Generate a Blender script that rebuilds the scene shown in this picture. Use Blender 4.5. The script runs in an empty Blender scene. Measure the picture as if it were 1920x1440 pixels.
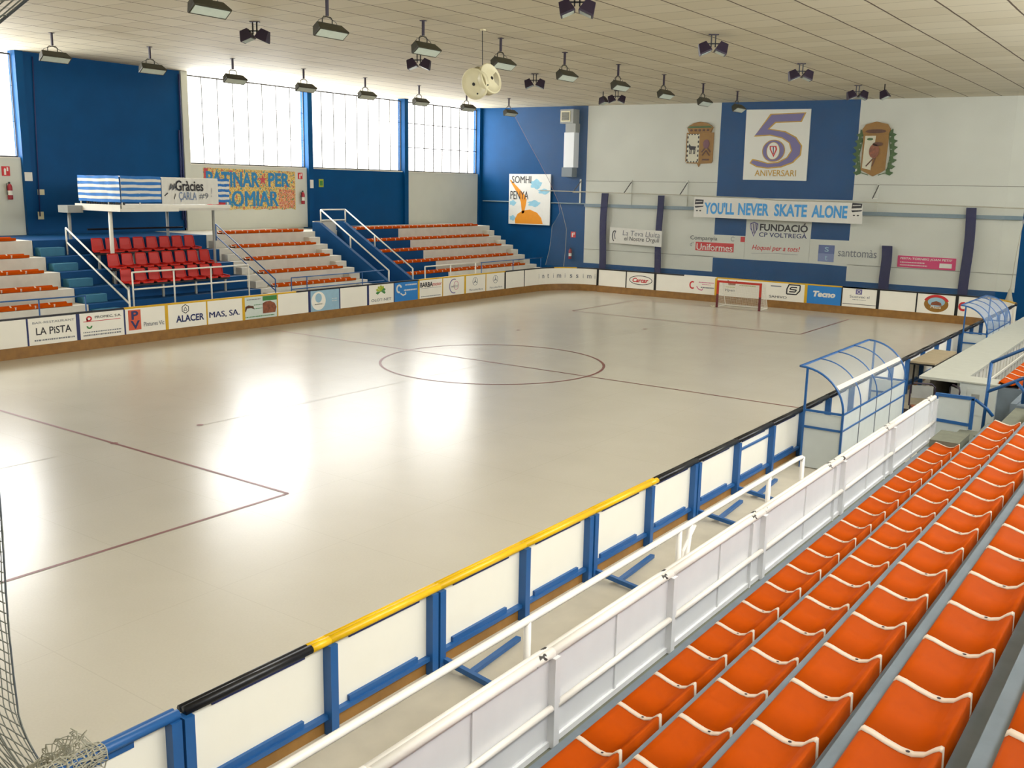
import bpy, math, random
from mathutils import Vector, Matrix
random.seed(7)
COL = bpy.context.scene.collection
PI = math.pi
# ---------------------------------------------------------------- camera, world, lights, exposure
CP = Vector((15.5104, -20.6313, 4.6272)); YAW, PIT, ROL, FPX = 0.6236, 0.1993, 0.0189, 1821.99
FW = Vector((-math.sin(YAW)*math.cos(PIT), math.cos(YAW)*math.cos(PIT), -math.sin(PIT)))
_R = Vector((math.cos(YAW), math.sin(YAW), 0)); _U = _R.cross(FW)
RT = _R*math.cos(ROL)+_U*math.sin(ROL); UP = -_R*math.sin(ROL)+_U*math.cos(ROL)
cam = bpy.data.cameras.new('camera'); camo = bpy.data.objects.new('camera', cam); COL.objects.link(camo)
m = Matrix((RT, UP, -FW)).transposed().to_4x4(); m.translation = CP; camo.matrix_world = m
cam.sensor_fit = 'HORIZONTAL'; cam.sensor_width = 36; cam.lens = 36*FPX/1920; cam.clip_end = 300; cam.clip_start = 0.05
bpy.context.scene.camera = camo
vs = bpy.context.scene.view_settings
bpy.context.scene.display_settings.display_device = 'sRGB'
vs.view_transform = 'Standard'; vs.look = 'None'; vs.gamma = 1; vs.use_curve_mapping = False; vs.exposure = 0.6
w = bpy.data.worlds.new('world'); bpy.context.scene.world = w; w.use_nodes = True
w.node_tree.nodes['Background'].inputs[0].default_value = (1, 0.98, 0.94, 1); w.node_tree.nodes['Background'].inputs[1].default_value = 3.0
LIGHTK = 1.0
def day_window(y0, y1, x, rad, left=True, col=(0.955, 0.98, 1.0)):
    """daylight arriving at one window: an area light just outside the glass"""
    l = bpy.data.lights.new('window_daylight', 'AREA'); l.shape = 'RECTANGLE'; l.size = 3.2; l.size_y = y1-y0-0.1
    l.energy = rad*LIGHTK*PI*l.size*l.size_y; l.color = col
    o = bpy.data.objects.new('window_daylight', l); COL.objects.link(o)
    o.location = (x, (y0+y1)/2, 6.95); o.rotation_euler = (0, -PI/2 if left else PI/2, 0)
    return o
for y0, y1, r in ((-9.6, -3.9, 9.0), (2.75, 8.5, 9.0), (8.95, 14.55, 2.8), (15.1, 20.6, 5.0), (-15.7, -10.0, 8.0)):
    day_window(y0, y1, -16.95, r)
for y0, y1, r in ((-21.7, -16.2, 5), (-15.7, -10.0, 8.0), (-9.6, -3.9, 8.0), (-3.4, 2.2, 8.0), (2.75, 8.5, 6.0), (8.95, 14.55, 4.0), (15.1, 20.3, 3.0)):
    day_window(y0, y1, 16.95, r, False)

# ---------------------------------------------------------------- helpers
def srgb(r, g, b):
    f = lambda c: (c/255/12.92) if c/255 <= 0.04045 else ((c/255+0.055)/1.055)**2.4
    return (f(r), f(g), f(b), 1)
MATS = {}
def mat(name, rgb, rough=0.6, metal=0.0, noise=0.06, scale=6.0, spec=0.5, bump=0.0):
    if name in MATS: return MATS[name]
    mt = bpy.data.materials.new(name); mt.use_nodes = True; nt = mt.node_tree; b = nt.nodes['Principled BSDF']
    b.inputs['Roughness'].default_value = rough; b.inputs['Metallic'].default_value = metal
    b.inputs['Specular IOR Level'].default_value = spec
    c = srgb(*rgb)
    if noise:
        tc = nt.nodes.new('ShaderNodeTexCoord'); nz = nt.nodes.new('ShaderNodeTexNoise'); nz.inputs['Scale'].default_value = scale; nz.inputs['Detail'].default_value = 5
        nt.links.new(tc.outputs['Object'], nz.inputs['Vector'])
        mx = nt.nodes.new('ShaderNodeMix'); mx.data_type = 'RGBA'
        mx.inputs[6].default_value = tuple(max(0, v*(1-noise*2)) for v in c[:3])+(1,); mx.inputs[7].default_value = tuple(min(1, v*(1+noise)) for v in c[:3])+(1,)
        nt.links.new(nz.outputs[0], mx.inputs[0]); nt.links.new(mx.outputs[2], b.inputs['Base Color'])
        if bump:
            bp = nt.nodes.new('ShaderNodeBump'); bp.inputs['Strength'].default_value = bump
            nt.links.new(nz.outputs[0], bp.inputs['Height']); nt.links.new(bp.outputs[0], b.inputs['Normal'])
    else:
        b.inputs['Base Color'].default_value = c
    MATS[name] = mt; return mt
def N(nt, t, **k):
    n = nt.nodes.new(t)
    for a, v in k.items(): setattr(n, a, v)
    return n
def math_n(nt, op, a, b=None):
    n = nt.nodes.new('ShaderNodeMath'); n.operation = op
    for i, v in enumerate((a, b)):
        if v is None: continue
        if isinstance(v, (int, float)): n.inputs[i].default_value = v
        else: nt.links.new(v, n.inputs[i])
    return n.outputs[0]

WHITE = mat('white_paint', (226, 222, 208), 0.45, noise=0.04)
PANELW = mat('white_board_panel', (240, 236, 222), 0.38, noise=0.03, scale=2)
BLUE = mat('blue_wall_paint', (0, 72, 124), 0.5, noise=0.12, scale=1.2, spec=0.16)
BLUEM = mat('blue_metal_paint', (32, 90, 150), 0.4, noise=0.08)
BLUES = mat('blue_stand_paint', (6, 70, 120), 0.6, noise=0.12, scale=2, spec=0.2)
NAVY = mat('navy_fabric', (8, 16, 74), 0.8, noise=0.1)
BLACK = mat('black_plastic', (18, 18, 22), 0.35, noise=0.1)
YEL = mat('yellow_plastic', (240, 190, 10), 0.35, noise=0.06)
YELO = mat('ochre_plastic', (214, 168, 14), 0.45, noise=0.06)
WOOD = mat('kick_board_wood', (150, 107, 48), 0.5, noise=0.25, scale=5)
WALLW = mat('white_wall_plaster', (206, 208, 196), 0.75, noise=0.06, scale=0.8, spec=0.2)
CONC = mat('grey_concrete', (116, 118, 102), 0.8, noise=0.16, scale=7)
CONCL = mat('light_concrete', (206, 202, 190), 0.7, noise=0.10, scale=3)
GREYT = mat('grey_tread_paint', (112, 124, 134), 0.7, noise=0.14, scale=6)
ORANGE = mat('orange_seat_plastic', (186, 74, 0), 0.65, noise=0.12, scale=5, spec=0.06)
RED = mat('red_seat_plastic', (196, 28, 10), 0.4, noise=0.1)
STRIP = mat('seat_strip_white', (224, 204, 184), 0.5, noise=0.05)
DARKM = mat('dark_housing', (52, 50, 34), 0.5, noise=0.15)
DARKP = mat('dark_purple_metal', (40, 26, 46), 0.5, noise=0.15)
GLASSL = mat('lamp_glass', (190, 200, 186), 0.25, noise=0.08)
GREYM = mat('grey_metal', (150, 152, 146), 0.45, noise=0.08)
INK = mat('ink_black', (36, 34, 40), 0.6, noise=0); INKB = mat('ink_navy', (36, 46, 96), 0.6, noise=0)
INKR = mat('ink_red', (196, 40, 44), 0.6, noise=0); INKG = mat('ink_grey', (112, 116, 122), 0.6, noise=0)
INKP = mat('ink_violet_grey', (112, 104, 150), 0.6, noise=0); GOLD = mat('gold_paint', (196, 152, 44), 0.5, noise=0.15)
INKS = mat('ink_sky_blue', (52, 150, 214), 0.6, noise=0); ADBLUE = mat('ad_blue', (36, 124, 196), 0.5, noise=0.03)
GREEN = mat('ink_green', (60, 130, 60), 0.6, noise=0.1); LGREEN = mat('leaf_lime', (168, 180, 50), 0.6, noise=0.1)
MAG = mat('magenta_vinyl', (206, 40, 104), 0.5, noise=0.05); PINK = mat('ink_pink', (206, 120, 150), 0.6, noise=0)
CLOTH = mat('white_cloth', (222, 220, 210), 0.8, noise=0.05); CLOTHB = mat('blue_cloth', (50, 118, 190), 0.8, noise=0.08)
CREAM = mat('cream_plastic', (222, 214, 176), 0.45, noise=0.05)
BROWN = mat('brown_print', (150, 84, 52), 0.6, noise=0.45, scale=14); PALEB = mat('pale_blue_print', (150, 186, 204), 0.5, noise=0.06)
OCHRE = mat('ochre_relief', (150, 106, 30), 0.6, noise=0.2, scale=9); DKBR = mat('dark_brown_relief', (92, 50, 26), 0.6, noise=0.2)
ORP = mat('orange_poster_paint', (236, 150, 20), 0.6, noise=0.05); WASH = mat('sky_wash_paint', (150, 204, 226), 0.7, noise=0.1)
LAUREL = mat('laurel_green', (60, 96, 40), 0.6, noise=0.2); FIRE = mat('extinguisher_red', (150, 24, 40), 0.35, noise=0.05)
TABLE = mat('table_wood', (168, 152, 122), 0.5, noise=0.1)

SHP = mat('shelter_grey_panel', (196, 202, 198), .5, noise=.04)
# floor: pale beige sheet with faint joints
def floor_mat():
    mt = bpy.data.materials.new('rink_floor_coating'); mt.use_nodes = True; nt = mt.node_tree; b = nt.nodes['Principled BSDF']
    tc = N(nt, 'ShaderNodeTexCoord'); sp = N(nt, 'ShaderNodeSeparateXYZ'); nt.links.new(tc.outputs['Object'], sp.inputs[0])
    def line(o, per, wd):
        f = math_n(nt, 'FRACT', math_n(nt, 'MULTIPLY', math_n(nt, 'ADD', o, 100.0), 1/per)); return math_n(nt, 'LESS_THAN', f, wd/per)
    l = math_n(nt, 'MAXIMUM', line(sp.outputs[0], 2.0, 0.012), line(sp.outputs[1], 2.0, 0.012))
    nz = N(nt, 'ShaderNodeTexNoise'); nz.inputs['Scale'].default_value = 0.9; nz.inputs['Detail'].default_value = 6; nt.links.new(tc.outputs['Object'], nz.inputs[0])
    nf = N(nt, 'ShaderNodeTexNoise'); nf.inputs['Scale'].default_value = 40; nt.links.new(tc.outputs['Object'], nf.inputs[0])
    m1 = N(nt, 'ShaderNodeMix', data_type='RGBA'); m1.inputs[6].default_value = srgb(192, 184, 166); m1.inputs[7].default_value = srgb(211, 205, 188)
    nt.links.new(math_n(nt, 'ADD', math_n(nt, 'MULTIPLY', nz.outputs[0], 0.6), math_n(nt, 'MULTIPLY', nf.outputs[0], 0.4)), m1.inputs[0])
    m2 = N(nt, 'ShaderNodeMix', data_type='RGBA'); m2.inputs[7].default_value = srgb(160, 150, 128); nt.links.new(m1.outputs[2], m2.inputs[6])
    nt.links.new(math_n(nt, 'MULTIPLY', l, 0.18), m2.inputs[0]); nt.links.new(m2.outputs[2], b.inputs['Base Color'])
    b.inputs['Roughness'].default_value = 0.25; b.inputs['Specular IOR Level'].default_value = 0.5
    return mt
FLOOR = floor_mat()
def ceil_mat():
    mt = bpy.data.materials.new('ceiling_tiles'); mt.use_nodes = True; nt = mt.node_tree; b = nt.nodes['Principled BSDF']
    tc = N(nt, 'ShaderNodeTexCoord'); sp = N(nt, 'ShaderNodeSeparateXYZ'); nt.links.new(tc.outputs['Object'], sp.inputs[0])
    nz = N(nt, 'ShaderNodeTexNoise'); nz.inputs['Scale'].default_value = 0.7; nz.inputs['Detail'].default_value = 4; nt.links.new(tc.outputs['Object'], nz.inputs[0])
    wob = math_n(nt, 'MULTIPLY', nz.outputs[0], 0.05)
    def cell(o, off, per): return math_n(nt, 'MULTIPLY', math_n(nt, 'ADD', math_n(nt, 'ADD', o, 120.0-off), wob), 1/per)
    cx, cy = cell(sp.outputs[0], 5.80, 1.165), cell(sp.outputs[1], 0.3, 0.9)
    lx = math_n(nt, 'LESS_THAN', math_n(nt, 'FRACT', cx), 0.040/1.165)
    ly = math_n(nt, 'MULTIPLY', math_n(nt, 'LESS_THAN', math_n(nt, 'FRACT', cy), 0.022/0.9), 0.6)
    l = math_n(nt, 'MAXIMUM', lx, ly)
    wn = N(nt, 'ShaderNodeTexWhiteNoise', noise_dimensions='2D'); cb = N(nt, 'ShaderNodeCombineXYZ')
    nt.links.new(math_n(nt, 'FLOOR', cx), cb.inputs[0]); nt.links.new(math_n(nt, 'FLOOR', cy), cb.inputs[1]); nt.links.new(cb.outputs[0], wn.inputs[0])
    m1 = N(nt, 'ShaderNodeMix', data_type='RGBA'); m1.inputs[6].default_value = srgb(196, 186, 158); m1.inputs[7].default_value = srgb(206, 197, 171)
    nt.links.new(wn.outputs[0], m1.inputs[0])
    m2 = N(nt, 'ShaderNodeMix', data_type='RGBA'); m2.inputs[7].default_value = srgb(84, 66, 48); nt.links.new(m1.outputs[2], m2.inputs[6])
    nt.links.new(math_n(nt, 'MULTIPLY', l, 1.0), m2.inputs[0]); nt.links.new(m2.outputs[2], b.inputs['Base Color'])
    b.inputs['Roughness'].default_value = 0.75; return mt
CEIL = ceil_mat()
def glass_mat(name, tint, amount, rough=0.08):
    mt = bpy.data.materials.new(name); mt.use_nodes = True; nt = mt.node_tree
    for n in list(nt.nodes): nt.nodes.remove(n)
    out = N(nt, 'ShaderNodeOutputMaterial'); tr = N(nt, 'ShaderNodeBsdfTransparent'); gl = N(nt, 'ShaderNodeBsdfPrincipled')
    gl.inputs['Base Color'].default_value = tint; gl.inputs['Roughness'].default_value = rough
    mx = N(nt, 'ShaderNodeMixShader'); mx.inputs[0].default_value = amount
    nt.links.new(tr.outputs[0], mx.inputs[1]); nt.links.new(gl.outputs[0], mx.inputs[2]); nt.links.new(mx.outputs[0], out.inputs[0]); return mt
PANE = glass_mat('window_pane_glass', (0.9, 0.9, 0.9, 1), 0.08); PLEXI = glass_mat('clear_plexiglass', srgb(190, 206, 220), 0.20, 0.12)
PLEXB = glass_mat('scratched_blue_plexiglass', srgb(150, 172, 204), 0.5, 0.25)
def net_mat(name, rgb, per, wd, haze=0.0):
    mt = glass_mat(name, srgb(*rgb), 0.1, 0.9); nt = mt.node_tree
    mx = [n for n in nt.nodes if n.type == 'MIX_SHADER'][0]
    tc = N(nt, 'ShaderNodeTexCoord'); sp = N(nt, 'ShaderNodeSeparateXYZ'); nt.links.new(tc.outputs['UV'], sp.inputs[0])
    f = lambda o: math_n(nt, 'LESS_THAN', math_n(nt, 'FRACT', math_n(nt, 'MULTIPLY', math_n(nt, 'ADD', o, 50.0), 1/per)), wd/per)
    nt.links.new(math_n(nt, 'ADD', math_n(nt, 'MULTIPLY', math_n(nt, 'MAXIMUM', f(sp.outputs[0]), f(sp.outputs[1])), 0.9), haze), mx.inputs[0]); return mt
NETM = glass_mat('fine_pale_netting', srgb(186, 186, 178), 0.075, 0.9)
GOALNET = net_mat('goal_netting', (226, 222, 206), 0.05, 0.009)

BASE_N = 0.004
class MB:
    def __init__(s): s.v = []; s.f = []; s.m = []; s.mats = []; s.uv = {}
    def mi(s, m):
        if m not in s.mats: s.mats.append(m)
        return s.mats.index(m)
    def add(s, vs_, fs, m):
        b = len(s.v); s.v += [tuple(p) for p in vs_]; k = s.mi(m)
        for f in fs: s.f.append([b+i for i in f]); s.m.append(k)
        return s
    def box(s, x0, x1, y0, y1, z0, z1, m):
        return s.add([(x, y, z) for z in (z0, z1) for y in (y0, y1) for x in (x0, x1)],
                     [(0, 2, 3, 1), (4, 5, 7, 6), (0, 1, 5, 4), (2, 6, 7, 3), (0, 4, 6, 2), (1, 3, 7, 5)], m)
    def bar(s, a, b, w_, h_, m, up=(0, 0, 1)):
        a = Vector(a); b = Vector(b); d = (b-a).normalized(); u = Vector(up)
        if abs(d.dot(u)) > 0.98: u = Vector((1, 0, 0))
        r = d.cross(u).normalized()*w_/2; t = r.cross(d).normalized()*h_/2
        p = [q+sx*r+sz*t for q in (a, b) for sx, sz in ((-1, -1), (1, -1), (1, 1), (-1, 1))]
        return s.add(p, [(0, 1, 2, 3), (7, 6, 5, 4), (0, 4, 5, 1), (1, 5, 6, 2), (2, 6, 7, 3), (3, 7, 4, 0)], m)
    def tube(s, pts, r, m, n=8, closed=False):
        pts = [Vector(p) for p in pts]; rings = []
        for i, p in enumerate(pts):
            if closed: d = pts[(i+1) % len(pts)]-pts[i-1]
            else: d = pts[min(i+1, len(pts)-1)]-pts[max(i-1, 0)]
            d.normalize(); u = Vector((0, 0, 1)) if abs(d.z) < 0.9 else Vector((1, 0, 0))
            a = d.cross(u).normalized(); b = a.cross(d)
            rings.append([p+r*(a*math.cos(t*2*PI/n)+b*math.sin(t*2*PI/n)) for t in range(n)])
        v = [q for rg in rings for q in rg]; f = []; L = len(rings)
        for i in range(L if closed else L-1):
            j = (i+1) % L
            for t in range(n): f.append((i*n+t, i*n+(t+1) % n, j*n+(t+1) % n, j*n+t))
        if not closed: f.append(tuple(reversed(range(n)))); f.append(tuple((L-1)*n+t for t in range(n)))
        return s.add(v, f, m)
    def lathe(s, prof, m, origin=(0, 0, 0), axis=(0, 0, 1), n=24):
        ax = Vector(axis).normalized(); u = Vector((0, 0, 1)) if abs(ax.z) < 0.9 else Vector((1, 0, 0))
        a = ax.cross(u).normalized(); b = ax.cross(a); o = Vector(origin); v = []; f = []
        for r, h in prof:
            for t in range(n): v.append(o+ax*h+r*(a*math.cos(t*2*PI/n)+b*math.sin(t*2*PI/n)))
        for i in range(len(prof)-1):
            for t in range(n): f.append((i*n+t, i*n+(t+1) % n, (i+1)*n+(t+1) % n, (i+1)*n+t))
        return s.add(v, f, m)
    def prism(s, pts, fr, n0, n1, m):
        k = len(pts); v = [fr.P(u, w_, n0) for u, w_ in pts]+[fr.P(u, w_, n1) for u, w_ in pts]
        f = [tuple(reversed(range(k))), tuple(range(k, 2*k))]+[(i, (i+1) % k, k+(i+1) % k, k+i) for i in range(k)]
        return s.add(v, f, m)
    def build(s, name, parent=None, loc=None, smooth=False):
        me = bpy.data.meshes.new(name)
        if loc is None:
            if parent is not None: loc = ORG[parent.name]
            else:
                xs, ys, zs = zip(*s.v); loc = ((min(xs)+max(xs))/2, (min(ys)+max(ys))/2, min(zs))
        L = Vector(loc); me.from_pydata([tuple(Vector(p)-L) for p in s.v], [], s.f)
        for mt in s.mats: me.materials.append(mt)
        me.polygons.foreach_set('material_index', s.m)
        if smooth: me.polygons.foreach_set('use_smooth', [True]*len(s.f))
        if s.uv:
            ul = me.uv_layers.new(name='uv')
            for lp in me.loops: ul.data[lp.index].uv = s.uv.get(lp.vertex_index, (0, 0))
        me.update()
        o = bpy.data.objects.new(name, me); COL.objects.link(o)
        if parent is not None: o.parent = parent; ORG[o.name] = L
        else: o.location = L; ORG[o.name] = L
        return o
ORG = {}
def tag(o, label=None, cat=None, group=None, kind=None):
    for k, v in (('label', label), ('category', cat), ('group', group), ('kind', kind)):
        if v: o[k] = v
    return o
def thing(name, label, cat, loc, group=None, rz=0):
    o = bpy.data.objects.new(name, None); COL.objects.link(o); o.location = loc; o.rotation_euler.z = rz
    o.empty_display_size = 0.2; ORG[o.name] = Vector(loc) if rz == 0 else Vector((0, 0, 0))
    return tag(o, label, cat, group)
def local(o): ORG[o.name] = Vector((0, 0, 0)); return o
def struct(mb, name): return tag(mb.build(name), kind='structure')
def copy_tree(o, loc=None, label=None, parent=None, group=None):
    c = o.copy(); COL.objects.link(c)
    if parent is not None: c.parent = parent
    if loc is not None: c.location = loc
    if label: c['label'] = label
    if group: c['group'] = group
    for ch in list(o.children): copy_tree(ch, parent=c)
    return c
def ORD(n): return ('first second third fourth fifth sixth seventh eighth ninth tenth eleventh twelfth thirteenth fourteenth fifteenth sixteenth seventeenth eighteenth nineteenth twentieth'.split()
                    + ['twenty-'+a for a in 'first second third fourth fifth sixth seventh eighth ninth'.split()]+['thirtieth'])[n]

class Frame:
    """a real wall plane: origin, u (to the right as read), v (up), n (out of the surface)"""
    def __init__(s, o, u, v, n): s.o, s.u, s.v, s.n = map(Vector, (o, u, v, n))
    def P(s, u, v, n=0.0): return s.o+s.u*u+s.v*v+s.n*n
FL = Frame((-9.57, 0, 0), (0, 1, 0), (0, 0, 1), (1, 0, 0))      # left boards, rink side
FE = Frame((0, 17.94, 0), (1, 0, 0), (0, 0, 1), (0, -1, 0))     # end boards, rink side
FWL = Frame((0, 20.7, 0), (1, 0, 0), (0, 0, 1), (0, -1, 0))     # far wall
FLW = Frame((-16.55, 0, 0), (0, 1, 0), (0, 0, 1), (1, 0, 0))    # window wall

def text_mesh(txt, fr, u0, u1, v0, v1, n, m, bold=0.0, shear=0.0, depth=0.006, rot=0.0, cond=None):
    cu = bpy.data.curves.new('t', 'FONT'); cu.body = txt; dbl = bold > 0 and ('M' in txt or 'm' in txt); cu.offset = 0 if dbl else bold; cu.shear = shear; cu.resolution_u = 3
    o = bpy.data.objects.new('t', cu); COL.objects.link(o); dg = bpy.context.evaluated_depsgraph_get()
    me = bpy.data.meshes.new_from_object(o.evaluated_get(dg)); bpy.data.objects.remove(o)
    vs_ = [v.co.copy() for v in me.vertices]; fs = [list(p.vertices) for p in me.polygons]
    bpy.data.meshes.remove(me); bpy.data.curves.remove(cu)
    x0 = min(v.x for v in vs_); x1 = max(v.x for v in vs_); y0 = min(v.y for v in vs_); y1 = max(v.y for v in vs_)
    out = []
    for v in vs_:
        a = (v.x-x0)/(x1-x0); b = (v.y-y0)/(y1-y0)
        out.append(fr.P(u0+(u1-u0)*a, v0+(v1-v0)*b+rot*a, n+depth))
    mb = MB()
    if dbl:
        d = bold*(v1-v0)*0.9
        mb.add([p+fr.u.normalized()*d for p in out], fs, m); mb.add([p-fr.u.normalized()*d+fr.n*0.0004 for p in out], fs, m)
    else: mb.add(out, fs, m)
    return mb
def text(parent, name, *a, **k):
    return text_mesh(*a, **k).build(name, parent)
def merge(a, b):
    k = len(a.v); a.v += b.v; 
    for f, mi in zip(b.f, b.m): a.f.append([k+i for i in f]); a.m.append(a.mi(b.mats[mi]))
    return a
def ell(cu, cv, ru, rv, n=28, a0=0, a1=2*PI): return [(cu+ru*math.cos(a0+(a1-a0)*i/n), cv+rv*math.sin(a0+(a1-a0)*i/n)) for i in range(n if a1-a0 > 6.28 else n+1)]
def ringm(mb, fr, cu, cv, ru, rv, t, n0, n1, m, n=28, a0=0.0, a1=2*PI):
    full = a1-a0 > 6.28
    for i in range(n):
        A, B = a0+(a1-a0)*i/n, a0+(a1-a0)*(i+1)/n
        q = [(cu+ru*math.cos(A), cv+rv*math.sin(A)), (cu+ru*math.cos(B), cv+rv*math.sin(B)), (cu+(ru-t)*math.cos(B), cv+(rv-t)*math.sin(B)), (cu+(ru-t)*math.cos(A), cv+(rv-t)*math.sin(A))]
        mb.prism(q, fr, n0, n1, m)
    return mb
def stroke(mb, fr, pts, w_, n0, n1, m):
    for (a, b), (c, d) in zip(pts[:-1], pts[1:]):
        L = math.hypot(c-a, d-b) or 1; nx, ny = -(d-b)/L*w_/2, (c-a)/L*w_/2
        mb.prism([(a+nx, b+ny), (a-nx, b-ny), (c-nx, d-ny), (c+nx, d+ny)], fr, n0, n1, m)
    return mb
def rect(u0, u1, v0, v1): return [(u0, v0), (u1, v0), (u1, v1), (u0, v1)]
def stripes(mb, fr, u0, u1, v0, v1, n, m, rng=None, k=14):
    """a row of small illegible print"""
    r = random.Random(int(abs(u0*100))+n); u = u0
    while u < u1:
        wd = r.uniform(0.02, 0.06); mb.prism(rect(u, min(u+wd, u1), v0, v1), fr, 0.001, 0.005, m); u += wd+0.018
    return mb
# ---------------------------------------------------------------- setting
RZ = 0.24           # ground level outside the boards on the near side
def zc(x): return 8.635-0.0123*(x+16.55)
XL, XR, YN, YF = -16.55, 16.55, -25.0, 20.7
struct(MB().box(XL-0.4, 10.14, YN, YF+0.3, -0.3, 0, FLOOR), 'floor')
struct(MB().box(10.08, XR+0.4, YN, YF+0.3, -0.3, RZ, mat('walkway_concrete', (198, 190, 172), .6, noise=.12, scale=3)), 'floor')
mb = MB(); mb.add([(XL-0.4, YN, zc(XL-0.4)), (XR+0.4, YN, zc(XR+0.4)), (XR+0.4, YF+0.3, zc(XR+0.4)), (XL-0.4, YF+0.3, zc(XL-0.4)),
        (XL-0.4, YN, 9), (XR+0.4, YN, 9), (XR+0.4, YF+0.3, 9), (XL-0.4, YF+0.3, 9)],
       [(0, 1, 2, 3), (7, 6, 5, 4), (0, 4, 5, 1), (1, 5, 6, 2), (2, 6, 7, 3), (3, 7, 4, 0)], CEIL)
o = tag(mb.build('ceiling', loc=(0, 0, 0)), kind='structure')
# painted court lines are part of the floor surface
LINE = mat('court_line_paint', (132, 74, 66), 0.4, noise=0.1); SEAM = mat('floor_seam', (168, 160, 140), 0.5, noise=0.1)
mb = MB(); zl = 0.003
def fl(a, b, wd, m=LINE):
    a = Vector(a); b = Vector(b); d = (b-a).normalized(); r = Vector((-d.y, d.x))*wd/2
    mb.add([(p.x, p.y, zl) for p in (a-r, b-r, b+r, a+r)], [(0, 1, 2, 3)], m)
fl((-9.5, 0), (10.05, 0), 0.06)
for i in range(72):
    A, B = i*2*PI/72, (i+1)*2*PI/72
    mb.add([(r*math.cos(t), r*math.sin(t), zl+0.001) for r, t in ((2.965, A), (3.035, A), (3.035, B), (2.965, B))], [(0, 1, 2, 3)], LINE)
for s, yf, yg in ((1, 11.08, 16.3), (-1, -11.11, -16.3)):
    fl((-4.5, yf), (4.5, yf), 0.06); fl((-4.5, yf), (-4.5, yg), 0.06); fl((4.5, yf), (4.5, yg), 0.06)
fl((-0.1, -17.5), (0.15, 17.5), 0.012, SEAM); fl((-4.5, 16.3), (4.5, 16.3), 0.05)
for x, y in ((-0.08, -9.3), (-0.1, -11.11), (0.0, 8.6), (-3.0, 5.4), (0, 0)):
    mb.add([(x+0.07*math.cos(t*PI/4), y+0.07*math.sin(t*PI/4), zl+0.002) for t in range(8)], [tuple(range(8))], LINE)
struct(mb, 'trim_1')

# window wall: bays 6.1 m, glass above 5.33
def wall_left():
    wb = MB(); cols = [-16, -9.85, -3.62, 2.6, 8.75, 14.82]
    bays = [(-25, -15.85, 'w', True), (-15.85, -9.75, 'b', True), (-9.75, -3.75, 'w', True), (-3.45, 2.45, 'b', False), (2.6, 8.62, 'w', True), (8.88, 14.7, 'b', True), (14.95, 20.7, 'w', True)]
    for y0, y1, c, win in bays:
        m_ = WALLW if c == 'w' else BLUE
        wb.box(XL-0.3, XL, y0-0.2, y1+0.2, 0, 5.30 if win else 9, m_)
    return tag(wb.build('wall_left'), kind='structure')
wall_left()
COLL = mat('pale_blue_column_face', (120, 176, 214), 0.5, noise=0.05)
mb = MB()
for y, m_ in ((-9.75, BLUE), (-3.6, BLUE), (8.75, BLUE), (14.82, BLUE)):
    mb.box(XL-0.3, XL+0.14, y-0.13, y+0.13, 0, 8.75, m_)
mb.box(XL-0.3, XL+0.10, 2.47, 2.74, 0, 8.75, WALLW)
mb.box(XL-0.3, XL+0.12, 20.5, 20.7, 0, 8.75, BLUE)
struct(mb, 'trim_2')
FRAME = mat('window_frame_paint', (50, 46, 44), 0.5, noise=0.05)
def window(n, y0, y1, left=True):
    x = XL-0.12 if left else XR+0.12
    fr = MB(); fr.box(x-0.02, x+0.02, y0, y1, 5.30, 5.34, FRAME); fr.box(x-0.02, x+0.02, y0, y1, 8.50, 8.55, FRAME)
    k = 8; d = (y1-y0)/k
    for i in range(k+1): fr.box(x-0.015, x+0.015, y0+i*d-(.019 if n == 4 else .013), y0+i*d+(.019 if n == 4 else .013), 5.32, 8.52, FRAME)
    hh = .016 if n == 4 else .005
    for z in (6.43, 7.55): fr.box(x-0.012, x+0.012, y0, y1, z-hh, z+hh, FRAME)
    o = tag(fr.build('window_%d' % n), kind='structure')
    ORG[o.name] = Vector(o.location)
    MB().box(x-0.004, x+0.004, y0, y1, 5.34, 8.50, PANE).build('pane', o)
    sl = MB(); sl.box(x-0.14, x+0.14, y0, y1, 5.26, 5.30, WHITE); sl.build('sill', o)
for i, (a, b) in enumerate(((-9.6, -3.76), (2.78, 8.6), (8.92, 14.66), (15.0, 20.48), (-15.75, -9.95))): window(i+1, a, b)
for i, (a, b) in enumerate(((-21.7, -16.2), (-15.75, -9.95), (-9.6, -3.76), (-3.4, 2.3), (2.78, 8.6), (8.92, 14.66), (15.0, 20.48))): window(i+6, a, b, False)
# right and near walls (outside the frame, they close the hall)
mb = MB(); mb.box(XR, XR+0.3, YN, YF, 0, 5.30, WALLW)
for y in (-24.6, -22.9, -15.97, -9.78, -3.58, 2.54, 8.76, 14.83, 20.6): mb.box(XR, XR+0.3, y-0.26 if y > -22 else y-1.2, y+0.26 if y > -22 else y+1.2, 0, 8.75, WALLW)
struct(mb, 'wall_right')
struct(MB().box(XL-0.4, XR+0.4, YN-0.3, YN, 0, 8.75, WALLW), 'wall_near')
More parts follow.
